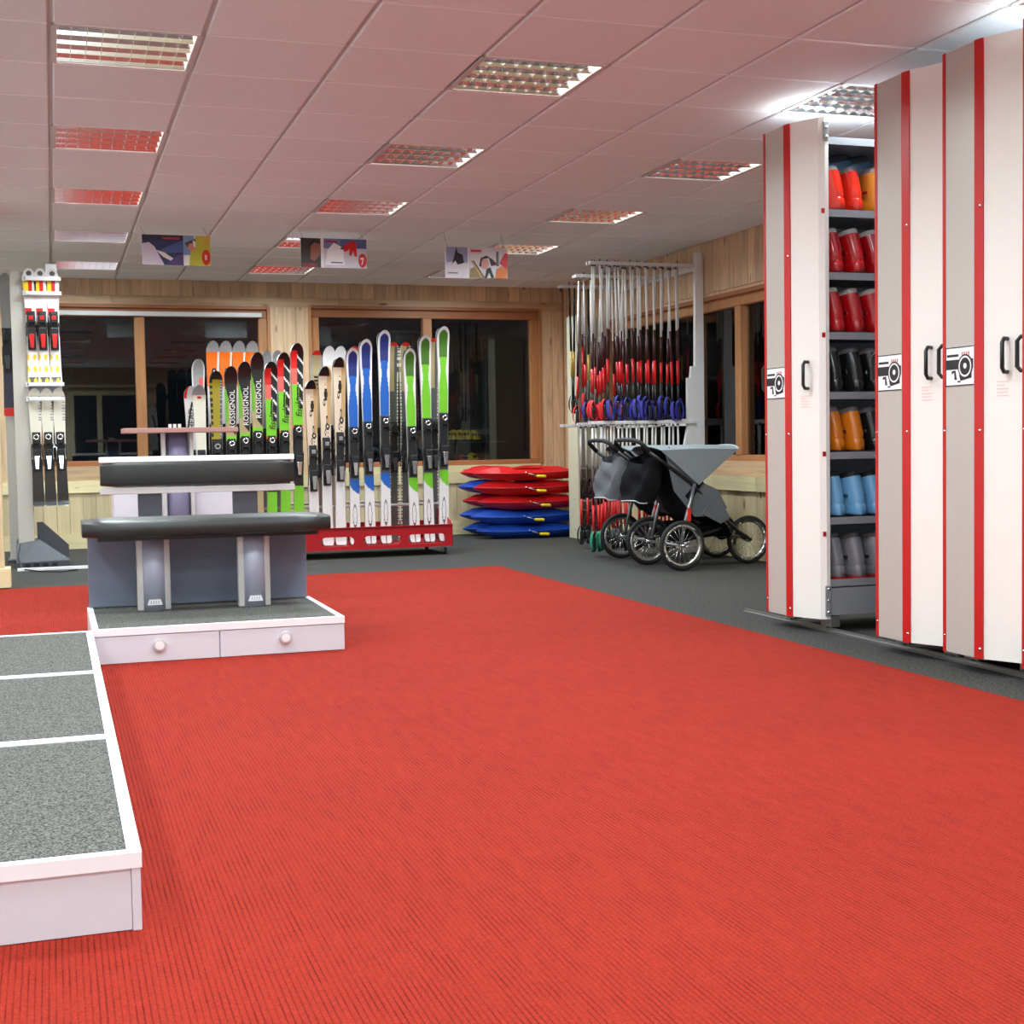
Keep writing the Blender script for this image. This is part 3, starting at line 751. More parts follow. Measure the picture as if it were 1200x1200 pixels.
rear = [('greytip', 235, (231.7, 421), 'grey-tipped ski pair in the rear row at the left end'),
    ('orange', 251, (249, 400), 'leftmost of four orange-topped ski pairs in the rear row'), ('orange', 266, (264, 399.5), 'second from left of four orange-topped ski pairs in the rear row'),
    ('orange', 281, (279.6, 400), 'third from left of four orange-topped ski pairs in the rear row'), ('orange', 297, (295, 400), 'rightmost of four orange-topped ski pairs in the rear row'),
    ('greytip', 313, (311.7, 413), 'grey-tipped ski pair behind the shortest racing skis'), ('greytip', 326, (324, 413), 'grey-tipped ski pair behind the middle racing skis'),
    ('tanback', 372, (370, 409), 'tan ski pair with red tip behind the shortest beige skis'), ('whitetip', 387, (385, 405), 'white-tipped ski pair behind the middle beige skis'), ('whitetip', 400, (398, 404), 'white-tipped ski pair behind the tallest beige skis'),
    ('tanback', 416, (414, 406), 'tan ski pair behind the shortest blue skis'), ('darkback', 462, (460, 402), 'dark ski pair with red tip beside the tallest blue skis'), ('darkback', 475, (474, 400), 'dark ski pair with red tip left of the shortest green skis'), ('darkback', 509, (507.5, 398), 'dark ski pair with red tip between two green pairs')]
M_ltr = mat('white_print', (232, 228, 224), .4, var=.02); M_ltb = mat('black_print', (24, 24, 24), .4, var=.02)
def place_row(lst, Y0, z0, group, lean, mate):
    for typ, bx_, (tx, ty), lab in lst:
        Y = Y0+(.17 if typ == 'script' else 0)
        b = at_y(bx_, 618, Y); tp = at_y(tx, ty, Y+math.sin(lean)*1.7)
        d = tp-Vector((b.x, Y, z0)); L = math.hypot(d.x, d.z)/math.cos(lean); L = round(L*25)/25
        ang = math.atan2(d.x, d.z)
        let = None
        if typ == 'blacktip': let = ('ROSSIGNOL', .062, .765, .012, M_ltr, 0)
        if typ == 'script': let = ('HEAD', .07, .80, .0, M_ltb, 0)
        if typ == 'race': let = ('fischer', .08, .70, .012, M_ltb, .25)
        ski_pair(typ, L, lab, (b.x, Y, z0), (-lean, ang, 0), group, mate, let)
place_row(front, RY+.16, .112, 'skis in the front row of the rack', .035, True)
place_row(rear, RY+.50, .112, 'skis in the rear row of the rack', .02, False)

rk = thing('ski_rack', 'long red wheeled ski rack with slotted front board', 'rack', (2.2, RY, 0)); rko = rk.location.copy()
def LR(mb, name, m, parent=rk, **k):
    o = mb.build(name, m, parent, **k)
    if parent is rk: o.location = -rko
    return o
RX0, RX1 = .98, 3.355
def slotted(y0, y1, slots):
    """board with rounded slots: built from strips so the holes are open"""
    mb = MB(); z0, z1 = .075, .272; s0, s1 = .108, .19; xs = [RX0]
    mb.bx(RX0, RX1, y0, y1, s1, z1); mb.bx(RX0, RX1, y0, y1, z0, s0)
    prev = RX0; r = (s1-s0)/2; zc = (s0+s1)/2
    for a, b in slots:
        # left solid block with concave end
        polyL = [(prev, s0), (a+r, s0)]+[(a+r-r*math.cos(t_), zc-r*math.sin(t_)) for t_ in [math.radians(q) for q in range(80, -81, -20)]]+[(a+r, s1), (prev, s1)]
        # concave arc = left end of the slot
        mb.prism(polyL, y0, y1, 'xz')
        # right end of slot: concave piece between b-r and b
        polyR = [(b, s0), (b, s1), (b-r, s1)]+[(b-r+r*math.cos(t_), zc+r*math.sin(t_)) for t_ in [math.radians(q) for q in range(80, -81, -20)]]+[(b-r, s0)]
        mb.prism(polyR[::-1], y0, y1, 'xz')
        prev = b
    mb.bx(prev, RX1, y0, y1, s0, s1)
    return mb
def sx(px): return at_y(px, 628, RY).x
slots = [(1.15, 1.6), (1.75, 2.0), (sx(376), sx(415)), (sx(426), sx(470)), (sx(478), sx(522))]
LR(slotted(RY, RY+.004, slots), 'front_board', M_redrack)
LR(MB().bx(RX0, RX1, RY-.02, RY, .266, .272), 'front_lip', M_redrack)
for x in (RX0, RX1-.004): LR(MB().prism([(RY, .075), (RY+.75, .075), (RY+.75, .45), (RY+.72, .45), (RY+.05, .30), (RY, .272)], x, x+.004, 'yz'), 'end_plate', M_redrack)
LR(MB().bx(RX0+.004, RX1-.004, RY+.004, RY+.75, .095, .104), 'base_tray', M_redrack)
LR(MB().bx(RX0+.004, RX1-.004, RY+.746, RY+.75, .104, .272), 'rear_board', M_redrack)
t = MB().tube([(RX0+.002, RY+.36, .44), (RX1-.002, RY+.36, .44)], .012); LR(t, 'rest_bar', M_rackwhite)
t = MB().tube([(RX0+.002, RY+.68, .46), (RX1-.002, RY+.68, .46)], .012); LR(t, 'rest_bar', M_rackwhite)
for x in (RX0+.06, RX1-.06):
    for y in (RY+.06, RY+.69):
        c = MB().bx(x-.02, x+.02, y-.015, y+.015, .06, .075); c.bx(x-.022, x-.014, y-.02, y+.02, .025, .06); c.bx(x+.014, x+.022, y-.02, y+.02, .025, .06); c = LR(c, 'caster', M_chrome)
        MB().lathe([(0, x-.012), (.028, x-.012), (.03, x-.008), (.03, x+.008), (.028, x+.012), (0, x+.012)], 16, (0, y, .031), 'x').build('caster_wheel', M_rubber, c)

# ------------------------------------------------------------------ tall ski display on the left
SY = 12.30
def SX(px): return at_y(px, 520, SY).x
def SZ(py): return at_y(50, py, SY).z
sd = thing('ski_display_stand', 'tall grey ski display post on a wedge base at the left', 'stand', (SX(45), SY, 0)); sdo = sd.location.copy()
def LS(mb, name, m, parent=sd, **k):
    o = mb.build(name, m, parent, **k)
    if parent is sd: o.location = -sdo
    return o
LS(MB().bx(SX(18), SX(37), SY-.02, SY+.12, .03, SZ(319)), 'post', M_alu, bev=.004)
zt = SZ(632)
bs = MB(); x0, x1 = SX(15), SX(77)
bs.add([(x0, SY-.16, 0), (x1, SY-.16, 0), (x1, SY+.42, 0), (x0, SY+.42, 0), (x0, SY-.16, .05), (x1, SY-.16, .06), (x1, SY+.42, .06), (x0, SY+.42, .05), (x0, SY-.03, zt-.03), (SX(43), SY-.03, zt), (SX(43), SY+.2, zt), (x0, SY+.2, zt)],
       [(3, 2, 1, 0), (0, 1, 5, 4), (1, 2, 6, 5), (2, 3, 7, 6), (3, 0, 4, 7), (4, 5, 9, 8), (5, 6, 10, 9), (6, 7, 11, 10), (7, 4, 8, 11), (8, 9, 10, 11)])
base = LS(bs, 'base', M_dkgrey, bev=.004)
for a in (28, 38.5, 49, 59.5): MB().bx(SX(a)-.022, SX(a)+.022, SY-.164, SY-.158, .012, .042).build('base_slot', M_black, base)
arm = MB(); arm.prism([(SX(40), SZ(612)), (SX(47), SZ(612)), (SX(77), SZ(640)), (SX(77), SZ(655)), (SX(40), SZ(640))], SY+.05, SY+.09, 'xz'); LS(arm, 'brace', M_dkgrey)
for py, h in ((328, .014), (345, .014), (451, .014), (468, .014)):
    LS(MB().bx(SX(34), SX(77.5), SY-.10, SY-.075, SZ(py)-.016, SZ(py)+.016), 'holder_bar', M_rackwhite, bev=.004)
    LS(MB().bx(SX(33), SX(36), SY-.10, SY, SZ(py)-.02, SZ(py)+.02), 'holder_bracket', M_rackwhite)
LS(MB().bx(SX(60), SX(73), SY-.05, SY-.03, SZ(322), SZ(310)), 'price_card', M_trim)
LS(MB().bx(SX(37), SX(75), SY+.0, SY+.02, SZ(470), SZ(452)), 'back_plate', M_silver, bev=.002)
nm = ('leftmost', 'middle', 'rightmost')
for k, (a, b) in enumerate(((40.5, 42.5), (53.5, 55.5), (67.5, 68.5))):
    za, zb = SZ(450.5), SZ(317)
    ski_pair('kid', round(zb-za, 2), '%s of three white and red skis held high on the display post' % nm[k], (SX(b), SY-.045, za), (0, math.atan2(SX(a)-SX(b), zb-za), 0), 'white and red skis on the post', False)
for k, (a, b) in enumerate(((42.5, 43.5), (56.5, 57.5), (70, 72))):
    za, zb = SZ(593), SZ(456)
    ski_pair('fade', round(zb-za, 2), '%s of three white to black skis held low on the display post' % nm[k], (SX(b), SY-.04, za), (0, math.atan2(SX(a)-SX(b), zb-za), 0), 'white to black skis on the post', False)
# a further post at the very edge with a dark ski
Y5 = 12.9
def SX5(px): return at_y(px, 420, Y5).x
def SZ5(py): return at_y(10, py, Y5).z
s5 = thing('ski_wall_bracket', 'narrow grey upright with bracket at the far left edge behind the pillar', 'stand', (SX5(12), Y5, 0)); s5o = s5.location.copy()
for mb, n_, m_ in ((MB().bx(SX5(4), SX5(16), Y5+.03, Y5+.08, .0, SZ5(322)), 'upright', M_alu), (MB().bx(SX5(2), SX5(14.5), Y5-.03, Y5+.03, SZ5(333), SZ5(330)), 'bracket', M_rackwhite), (MB().bx(SX5(2), SX5(18), Y5-.15, Y5+.3, 0, .03), 'foot', M_dkgrey)):
    o = mb.build(n_, m_, s5); o.location = -s5o
za, zb = SZ5(488), SZ5(322)
ski_pair('dusk', round(zb-za, 2), 'dark ski with red tail hanging at the far left edge', (SX5(9.5), Y5-.045, za), (0, 0, 0), 'dark ski at the edge', False)
# cables on the floor at the base
cb = MB(); q = at_z(12, 662, .01)
cb.tube([(SX(20), SY-.1, .2), (SX(17), SY-.15, .1), (SX(22), SY-.35, .012), (SX(40), SY-.6, .012), (SX(66), SY-.75, .012), (SX(85), SY-.62, .012)], .006, 6)
tag(cb.build('power_cable', M_black), 'black power cable trailing on the floor from the display post base', 'cable')

# wooden pillar at the left edge
pq = at_z(13, 690, 0)
pil = thing('wooden_pillar', 'pale wooden pillar with square plinth at the left edge', 'pillar', (pq.x-.2, pq.y+.1, 0)); pilo = pil.location.copy()
for i in range(4):
    xx = pq.x-.04-.11*i; o = MB().bx(xx-.108, xx, pq.y+.02, pq.y+.16, .149, CZ-.002).build('plank', M_pale, pil, bev=.003); o.location = -pilo
o = MB().bx(pq.x-.50, pq.x, pq.y, pq.y+.18, .006, .148).build('plinth', M_palex, pil, bev=.004); o.location = -pilo

# ------------------------------------------------------------------ hanging posters
def poster(x0, x1, y0, y1, wire_px, label, paint):
    Yp = at_z(*wire_px, CZ).y
    a, b = at_y(x0, y1, Yp), at_y(x1, y0, Yp); W_, H_ = b.x-a.x, b.z-a.z
    root = thing('hanging_poster', label, 'poster', ((a.x+b.x)/2, Yp, a.z), group='posters hanging from the ceiling')
    MB().bx(-W_/2, W_/2, 0, .006, 0, H_).build('board', M_trim, root)
    pb = {}
    order = []
    lay = [0]
    def P(colr, poly):
        lay[0] += 1
        key = colr
        m_ = mat('print_%d_%d_%d' % colr, colr, .5, var=.08, scale=40)
        d = -.0006*lay[0]
        order.append((m_, [(-W_/2+u*W_, v*H_) for u, v in poly], d))
    paint(P)
    mats = []; mb = MB()
    for m_, poly, d in order:
        if m_ not in mats: mats.append(m_)
        area = sum(poly[i][0]*poly[(i+1) % len(poly)][1]-poly[(i+1) % len(poly)][0]*poly[i][1] for i in range(len(poly)))
        if area < 0: poly = poly[::-1]
        mb.prism(poly, d, 0, 'xz', mats.index(m_))
    mb.build('print', mats, root)
    wm = MB()
    for s in (-.46, .46): wm.tube([(s*W_, .003, H_), (s*W_-.03, .003, CZ-a.z+.0)], .0012, 5)
    wm.build('hanging_wire', M_black, root)
R4 = [(0, 0), (1, 0), (1, 1), (0, 1)]
def rect(a, b, c, d): return [(a, c), (b, c), (b, d), (a, d)]
def paint_a(P):
    P((46, 54, 96), rect(0, .6, 0, 1)); P((70, 92, 150), [(.15, .35), (.6, .45), (.6, .85), (.35, .6)]); P((30, 34, 60), rect(0, .6, .82, 1)); P((170, 44, 60), rect(.3, .55, .86, .93))
    P((206, 196, 212), [(0, 0), (.32, 0), (.18, .6), (.1, .75), (0, .7)]); P((226, 214, 206), [(.2, .5), (.32, .42), (.47, .2), (.42, .14), (.3, .28)]); P((78, 70, 120), [(.32, .0), (.6, .0), (.6, .4), (.5, .3)])
    P((120, 150, 190), rect(.6, .76, .35, 1)); P((190, 190, 60), [(.68, 0), (1, 0), (1, 1), (.78, 1), (.76, .6), (.7, .4)]); P((70, 80, 60), [(.62, .75), (.78, .9), (.78, .7), (.7, .5)]); P((206, 140, 120), circle(.72, .62, .05, .13))
    P((236, 236, 240), [(.74, .85), (.78, .8), (.78, .62), (.75, .66)]); P((202, 170, 70), rect(.9, 1, .7, 1)); P((200, 40, 24), circle(.935, .28, .062, .26)); P((230, 190, 180), rect(.915, .945, .2, .36))
def paint_b(P):
    P((60, 56, 50), rect(0, .3, 0, 1)); P((150, 100, 86), [(.14, .3), (.2, .22), (.28, .4), (.3, .8), (.22, .9), (.15, .75)]); P((40, 30, 28), [(.12, .75), (.2, .98), (.29, .85), (.28, .8), (.2, .86), (.14, .7)]); P((130, 40, 44), rect(.02, .24, 0, .14))
    P((236, 234, 236), rect(.3, .345, 0, 1)); P((206, 206, 214), rect(.345, 1, 0, 1)); P((110, 126, 170), rect(.345, .6, .66, 1)); P((84, 100, 146), rect(.6, 1, .68, 1)); P((150, 44, 62), rect(.38, .55, .86, .93))
    P((238, 238, 242), [(.36, .1), (.66, .1), (.64, .7), (.5, .86), (.4, .6)]); P((90, 90, 100), rect(.45, .63, .16, .2))
    P((206, 26, 30), [(.62, .66), (.68, .82), (.78, .95), (.84, .9), (.85, .4), (.81, .42), (.8, .6), (.76, .42), (.73, .45), (.74, .66), (.68, .55)]); P((30, 26, 30), [(.61, .62), (.65, .7), (.64, .74), (.6, .68)])
    P((204, 30, 34), circle(.935, .27, .062, .24)); P((240, 236, 236), [(.90, .36), (.955, .38), (.955, .32), (.93, .12), (.915, .12), (.935, .31), (.90, .3)])
def paint_c(P):
    P((206, 204, 216), rect(0, .36, 0, 1)); P((150, 158, 190), rect(.02, .36, .5, .98)); P((225, 222, 230), [(0, .4), (.2, .62), (.36, .42), (.36, 0), (0, 0)])
    P((40, 42, 52), [(.1, .42), (.14, .66), (.18, 1), (.2, .82), (.28, .74), (.3, .48), (.2, .42), (.16, .55)]); P((130, 128, 140), rect(.04, .2, .13, .17))
    P((214, 212, 218), rect(.38, 1, 0, 1)); P((204, 40, 60), rect(.41, .58, .85, .92)); P((150, 130, 90), [(.38, 0), (.62, 0), (.5, .4), (.4, .3)]); P((196, 170, 110), [(.41, .55), (.43, .58), (.6, .02), (.57, .0)]); P((96, 60, 50), [(.44, .56), (.46, .56), (.63, .02), (.61, .02)])
    P((64, 34, 38), [(.54, .4), (.57, .66), (.66, .74), (.76, .62), (.84, .45), (.74, .4), (.7, .66), (.6, .62), (.57, .36)]); P((206, 150, 140), circle(.635, .46, .06, .17)); P((28, 34, 30), [(.63, 0), (.66, .3), (.72, .36), (.78, .02), (.74, 0), (.7, .2), (.66, 0)])
    P((110, 104, 90), rect(.82, .86, .4, .88)); P((204, 40, 50), [(.87, .5), (.95, .8), (1, .86), (1, .3), (.92, .42)]); P((206, 110, 40), [(.8, 0), (.98, 0), (1, .3), (.9, .4), (.82, .3)])
poster(167, 246, 277, 310, (166, 264), 'hanging poster with snowy mountain and a skier in yellow', paint_a)
poster(353, 429, 281, 313, (352, 270), 'hanging poster with dark portrait and a red glove on snow', paint_b)
poster(522, 594, 291, 325, (531, 272), 'hanging poster with jumping skier and a figure holding skis', paint_c)

# ------------------------------------------------------------------ mobile boot shelving
UX = 3.56
SHZ = [2.105, 1.795, 1.499, 1.202, .902, .575, .262]
def make_unit():
    root = thing('mobile_shelving', 'x', 'shelving')
    Z0, Z1 = .07, 2.56
    F = [(.085, .055), (0, 0), (0, -.21), (.008, -.25), (.075, -.405), (.10, -.425)]
    def plate(name, pts, off, z0, z1, m, parent=root, bev=0):
        """plate standing on the outline pts, off metres proud of it"""
        n = len(pts); outp = []
        for i, p in enumerate(pts):
            a = Vector(pts[max(i-1, 0)]); b = Vector(pts[min(i+1, n-1)]); t = (b-a).normalized(); nrm = Vector((t.y, -t.x))
            if nrm.x > 0: nrm = -nrm
            outp.append((p[0]+nrm.x*off, p[1]+nrm.y*off))
        poly = list(pts)+outp[::-1]
        ar = sum(poly[i][0]*poly[(i+1) % len(poly)][1]-poly[(i+1) % len(poly)][0]*poly[i][1] for i in range(len(poly)))
        if ar < 0: poly = poly[::-1]
        return MB().prism(poly, z0, z1, 'xy').build(name, m, parent, bev=bev)
    fp = F+[(.12, -.425), (.12, .055)]
    MB().prism(fp, Z0, Z1, 'xy').build('front_panel', M_cab, root)
    gp = plate('grey_panel', [(0, -.018), (0, -.205)], .004, Z0+.002, Z1-.002, M_alu)
    s1 = plate('red_strip', [(.02, .013), (0, 0), (0, -.0175)], .006, Z0, Z1, M_red)
    s2 = plate('red_strip', [(0, -.2055), (0, -.21), (.008, -.25)], .006, Z0, Z1, M_red)
    for z in (.11, 1.0, 1.9): 
        MB().lathe([(0, -.0095), (.006, -.0085), (.0075, -.006), (.0075, 0)], 10, (.004, -.236, z), 'x').build('screw', M_chrome, s2)
    for z in (.14, 1.0): MB().lathe([(0, -.008), (.005, -.0075), (.006, -.006), (.006, 0)], 10, (0, -.009, z), 'x').build('screw', M_chrome, s1)
    # pictogram plate
    z0, z1 = 1.185, 1.345; ya, yb = -.020, -.204
    sg = MB().bx(-.0065, -.0042, yb, ya, z0, z1).build('sign_plate', M_trim, root)
    d = MB(); x_, xx = -.0078, -.0064
    fr = .004
    d.bx(x_, xx, yb, ya, z1-fr, z1); d.bx(x_, xx, yb, ya, z0, z0+fr); d.bx(x_, xx, ya-fr, ya, z0+fr, z1-fr)
    d.bx(x_, xx, -.105, -.03, z1-.04, z1-.03)                                   # heading bar
    d.bx(x_, xx, -.2, -.026, z0+.068, z0+.108)                                   # dark band
    d.prism([(-.095, z0+.025), (-.08, z0+.025), (-.078, z0+.055), (-.06, z0+.05), (-.062, z0+.062), (-.085, z0+.064)][::-1], x_, xx, 'yz')   # small figure
    d.prism(circle(-.15, z0+.078, .048, .05, 24), x_-.0004, xx, 'yz'); d.prism([(-.19, z0+.03), (-.12, z0+.02), (-.11, z0+.045), (-.19, z0+.05)], x_-.0002, xx, 'yz')
    d.bx(x_, xx, -.118, -.1, z0+.014, z0+.02)
    d.build('pictogram', M_ltb, sg)
    r = MB().lathe([(.034, -.0092), (.034, -.0083)], 24, (0, 0, 0), 'x')
    r = MB(); n = 24; ro, ri = .041, .034
    for k in range(n):
        a, b = 2*PI*k/n, 2*PI*(k+1)/n
        r.add([(-.0088, -.15+ro*math.cos(a), z0+.078+ro*math.sin(a)*1.05), (-.0088, -.15+ro*math.cos(b), z0+.078+ro*math.sin(b)*1.05), (-.0088, -.15+ri*math.cos(b), z0+.078+ri*math.sin(b)*1.05), (-.0088, -.15+ri*math.cos(a), z0+.078+ri*math.sin(a)*1.05)], [(0, 1, 2, 3)])
    r.prism(circle(-.15, z0+.08, .011, .012, 10), -.0088, -.0084, 'yz'); r.build('wheel_symbol', M_trim, sg)
    e = MB()
    for k in range(4): e.bx(x_, xx, -.135-.014*k, -.127-.014*k, z1-.036, z1-.022)
    e.build('sign_text', mat('pale_red_print', (206, 130, 124), .5, var=.05), sg)
    # handles on both slanted faces
    def handle(c, nrm, tdir, zc, hh):
        c = Vector((c[0], c[1], 0)); nrm = Vector((nrm[0], nrm[1], 0)).normalized()
        P = [c+Vector((0, 0, zc+hh)), c+nrm*.028+Vector((0, 0, zc+hh)), c+nrm*.042+Vector((0, 0, zc+hh-.016)), c+nrm*.042+Vector((0, 0, zc-hh+.016)), c+nrm*.028+Vector((0, 0, zc-hh)), c+Vector((0, 0, zc-hh))]
        return MB().tube(P, .0085, 8).build('handle', M_black, root)
    nf = Vector((-.155, -.067)).normalized(); handle((.048, -.343), nf, None, 1.295, .066)
    handle((.04, .026), Vector((-.5, .8)), None, 1.295, .066)
    # faint instruction print below the handle
    pr = MB(); tdir = Vector((.067, -.155)).normalized(); c0 = Vector((.030, -.302))
    for k in range(5):
        z = 1.19-.014*k; l = (.05, .035, .05, .045, .05)[k]
        a = c0; b = c0+tdir*l; o_ = nf*.0008
        pr.add([(a.x+o_.x, a.y+o_.y, z), (b.x+o_.x, b.y+o_.y, z), (b.x+o_.x, b.y+o_.y, z+.004), (a.x+o_.x, a.y+o_.y, z+.004)], [(0, 1, 2, 3)])
    pr.build('instruction_print', mat('faint_pink_print', (232, 190, 186), .5, var=.03), root)
    # rack behind the front
    X1 = 1.60
    MB().bx(.12, X1, .040, .052, .1, 2.50).build('spine_panel', M_shelf, root)
    sm = MB(); sm.bx(.121, X1, -.411, .0395, -.012, 0); sm.bx(.121, X1, -.418, -.412, -.03, .006); sm = sm.mesh('shelf', M_shelf)
    for z in SHZ+[2.46]: obj('shelf', sm, root, (0, 0, z))
    MB().bx(.121, X1, -.422, -.408, .09, .225).build('base_beam', M_shelf, root); MB().bx(.121, X1, .045, .058, .09, .225).build('base_beam', M_shelf, root)
    MB().bx(X1, X1+.02, -.42, .05, .07, 2.5).build('end_panel', M_cab, root)
    for zz_, nb, zs in ((2.44, 2, .045), (.085, 3, .058)):
        bk = MB().bx(.088, .118, -.434, -.4255, zz_, zz_+(.1 if nb == 2 else .155)).build('bracket', M_steel if nb == 2 else M_shelf, root, bev=.003)
        for k in range(nb): MB().lathe([(0, -.441), (.006, -.44), (.008, -.434)], 8, (.104, 0, zz_+.022+k*zs), 'y').build('bolt', M_chrome, bk)
    for z in (2.10, 1.49, .90, .50):
        MB().bx(.078, .095, -.4305, -.4255, z-.012, z+.012).build('shelf_tag', M_red, root)
    for y in (-.38, -.02):
        wl = MB().bx(.12, .17, y-.05, y+.05, .03, .085).build('wheel_housing', M_steel, root)
        MB().lathe([(0, .126), (.022, .126), (.022, .164), (0, .164)], 14, (0, y, .043), 'x').build('track_wheel', M_dkgrey, wl)
    return root
u0 = make_unit()
UY = [6.44, 5.42, 4.92, 4.42]
ul = ['white boot shelving unit standing apart, with open shelves of boots at its side', 'white boot shelving unit, second from the strollers', 'white boot shelving unit at the right with grey panel and handle, third from the strollers', 'white boot shelving unit cut off by the right edge of the picture']
u0.location = (UX, UY[0], 0); u0['label'] = ul[0]; u0['group'] = 'mobile boot shelving units'
for i in (1, 2, 3): copy_tree(u0, None, (UX, UY[i], 0), None, ul[i], 'mobile boot shelving units')
for i, x in enumerate((UX+.135, UX+1.45)):
    r = MB(); r.bx(x-.012, x+.028, 2.6, 6.95, 0, .010); r.bx(x, x+.012, 2.6, 6.95, .010, .022)
    tag(r.build('floor_rail', M_steel), ('long steel floor rail under the fronts of the shelving units', 'long steel floor rail under the back of the shelving units')[i], 'rail')

# ------------------------------------------------------------------ ski boots
def se(cx, cy, rx, ry, z, n=14, p=.75, tilt=0.):
    out = []
    for j in range(n):
        a = 2*PI*j/n; ca, sa = math.cos(a), math.sin(a)
        dx, dy = rx*math.copysign(abs(ca)**p, ca), ry*math.copysign(abs(sa)**p, sa)
        out.append((cx+dx, cy+dy, z+dy*tilt))
    return out
def make_boot_meshes():
    d = {}
    def sec(y, hw, zt, n=14):
        pts = []
        for j in range(n):
            a = 2*PI*j/n; ca, sa = math.cos(a), math.sin(a)
            pts.append((hw*math.copysign(abs(ca)**.6, ca), y, zt*.5+.008+zt*.5*math.copysign(abs(sa)**.6, sa)))
        return pts
    foot = [sec(-.108, .024, .06), sec(-.10, .036, .085), sec(-.07, .042, .105), sec(-.02, .042, .115), (sec(.04, .045, .098)), sec(.10, .048, .074), sec(.15, .044, .058), sec(.178, .030, .045), sec(.186, .016, .035)]
    d['shell'] = MB().loft(foot)
    cuff = [se(0, -.035, .043, .066, .075), se(0, -.036, .047, .07, .11, tilt=-.05), se(0, -.026, .048, .071, .15, tilt=-.12), se(0, -.012, .05, .073, .20, tilt=-.18), se(0, .004, .053, .074, .25, tilt=-.2)]
    d['cuff'] = MB().loft(cuff, caps=False).loft([se(0, .004, .053, .074, .25, tilt=-.2), se(0, .004, .046, .066, .252, tilt=-.2), se(0, .0, .044, .064, .2, tilt=-.2)], caps=False)
    d['liner'] = MB().loft([se(0, .003, .046, .066, .22, tilt=-.2), se(0, .006, .048, .067, .262, tilt=-.25), se(0, .010, .046, .064, .278, tilt=-.25), se(0, .010, .032, .05, .282, tilt=-.25), se(0, .006, .03, .048, .25, tilt=-.25)])
    s = MB()
    def outl(z): return [(x, y, z) for x, y in [(-.03, -.112), (.03, -.112), (.042, -.06), (.04, .0), (.046, .09), (.042, .15), (.026, .196), (-.026, .196), (-.042, .15), (-.046, .09), (-.04, 0), (-.042, -.06)]]
    s.loft([outl(0), outl(.018)], smooth=False); d['sole'] = s
    b = MB()
    for (y, z, w_) in ((.045, .107, .05), (.005, .135, .05), (.055, .165, .05), (.072, .215, .052)):
        M = Matrix.Translation((0, 0, 0))
        b.bx(-w_-.004, -w_+.004, y-.03, y+.02, z-.008, z+.010); b.bx(-w_-.004, w_*.5, y+.014, y+.022, z-.006, z+.006)
    d['buckle'] = b
    sp = MB(); sp.bx(-.014, .014, -.106, -.098, .09, .2, M=Matrix.Rotation(-.12, 4, 'X')); d['spine'] = sp
    return d
BM = make_boot_meshes()
def boot_mats(n, rgb, liner=(150, 150, 150), sole=(24, 24, 26), r=.22):
    return mat('boot_shell_'+n, rgb, r, var=.05, coat=.4), mat('boot_liner_'+n, liner, .7, var=.1), mat('boot_sole_'+n, sole, .5, var=.1)
BT = {'coral': boot_mats('coral', (226, 44, 24)), 'amber': boot_mats('amber', (206, 128, 36)), 'red': boot_mats('red', (186, 14, 24), (190, 188, 184)), 'black': boot_mats('black', (26, 26, 28), (120, 120, 124)), 'orange': boot_mats('orange', (222, 124, 22), (132, 130, 128)),
      'sky': boot_mats('sky', (116, 178, 222), (30, 32, 34)), 'silver': boot_mats('silver', (128, 126, 130), (90, 90, 92), (170, 26, 34), .3), 'steelblue': boot_mats('steelblue', (84, 124, 160), (60, 62, 66))}
BP = {}
def boot(k, label, loc, rz, sc, group):
    if k not in BP:
        a, b, c = BT[k]; root = thing('ski_boot', label, 'boot', loc, (0, 0, rz), group)
        for n_, m_ in (('shell', a), ('cuff', a), ('liner', b), ('sole', c), ('spine', b), ('buckle', M_chrome)): obj(n_, BM[n_].mesh(n_, m_), root)
        root.scale = (sc,)*3; BP[k] = root; return root
    o = copy_tree(BP[k], None, loc, (0, 0, rz), label, group); o.scale = (sc,)*3; return o
rows_b = [('coral', 'bright coral red', 'top'), ('red', 'deep red', 'second'), ('red', 'deep red', 'third'), ('black', 'black', 'fourth'), ('orange', 'orange', 'fifth'), ('sky', 'light blue', 'sixth'), ('silver', 'silver grey', 'bottom')]
posn = ['left', 'middle', 'right', 'hidden right', 'far right']
yb_ = 6.44-.315
for i, (k, cn, sn) in enumerate(rows_b):
    xs = [3.74+.118*j for j in range(5)]
    for j, x in enumerate(xs):
        kk = k
        cnn = cn
        if i == 0 and j >= 2: kk, cnn = 'amber', 'amber'
        if i == 4 and j >= 2: kk, cnn = 'black', 'black'
        boot(kk, '%s ski boot at the %s of the %s shelf' % (cnn, posn[j], sn), (x+random.uniform(-.006, .006), yb_+random.uniform(-.01, .012), SHZ[i]+.0005), math.radians(24)+random.uniform(-.06, .06), .80, 'boots on the %s shelf' % sn)
for j in range(3): boot('steelblue', 'steel blue ski boot behind the coral boots on the top shelf, %s' % posn[j], (3.80+.125*j, 6.44-.075, SHZ[0]+.0005), math.radians(78), 1.2, 'blue boots behind on the top shelf')

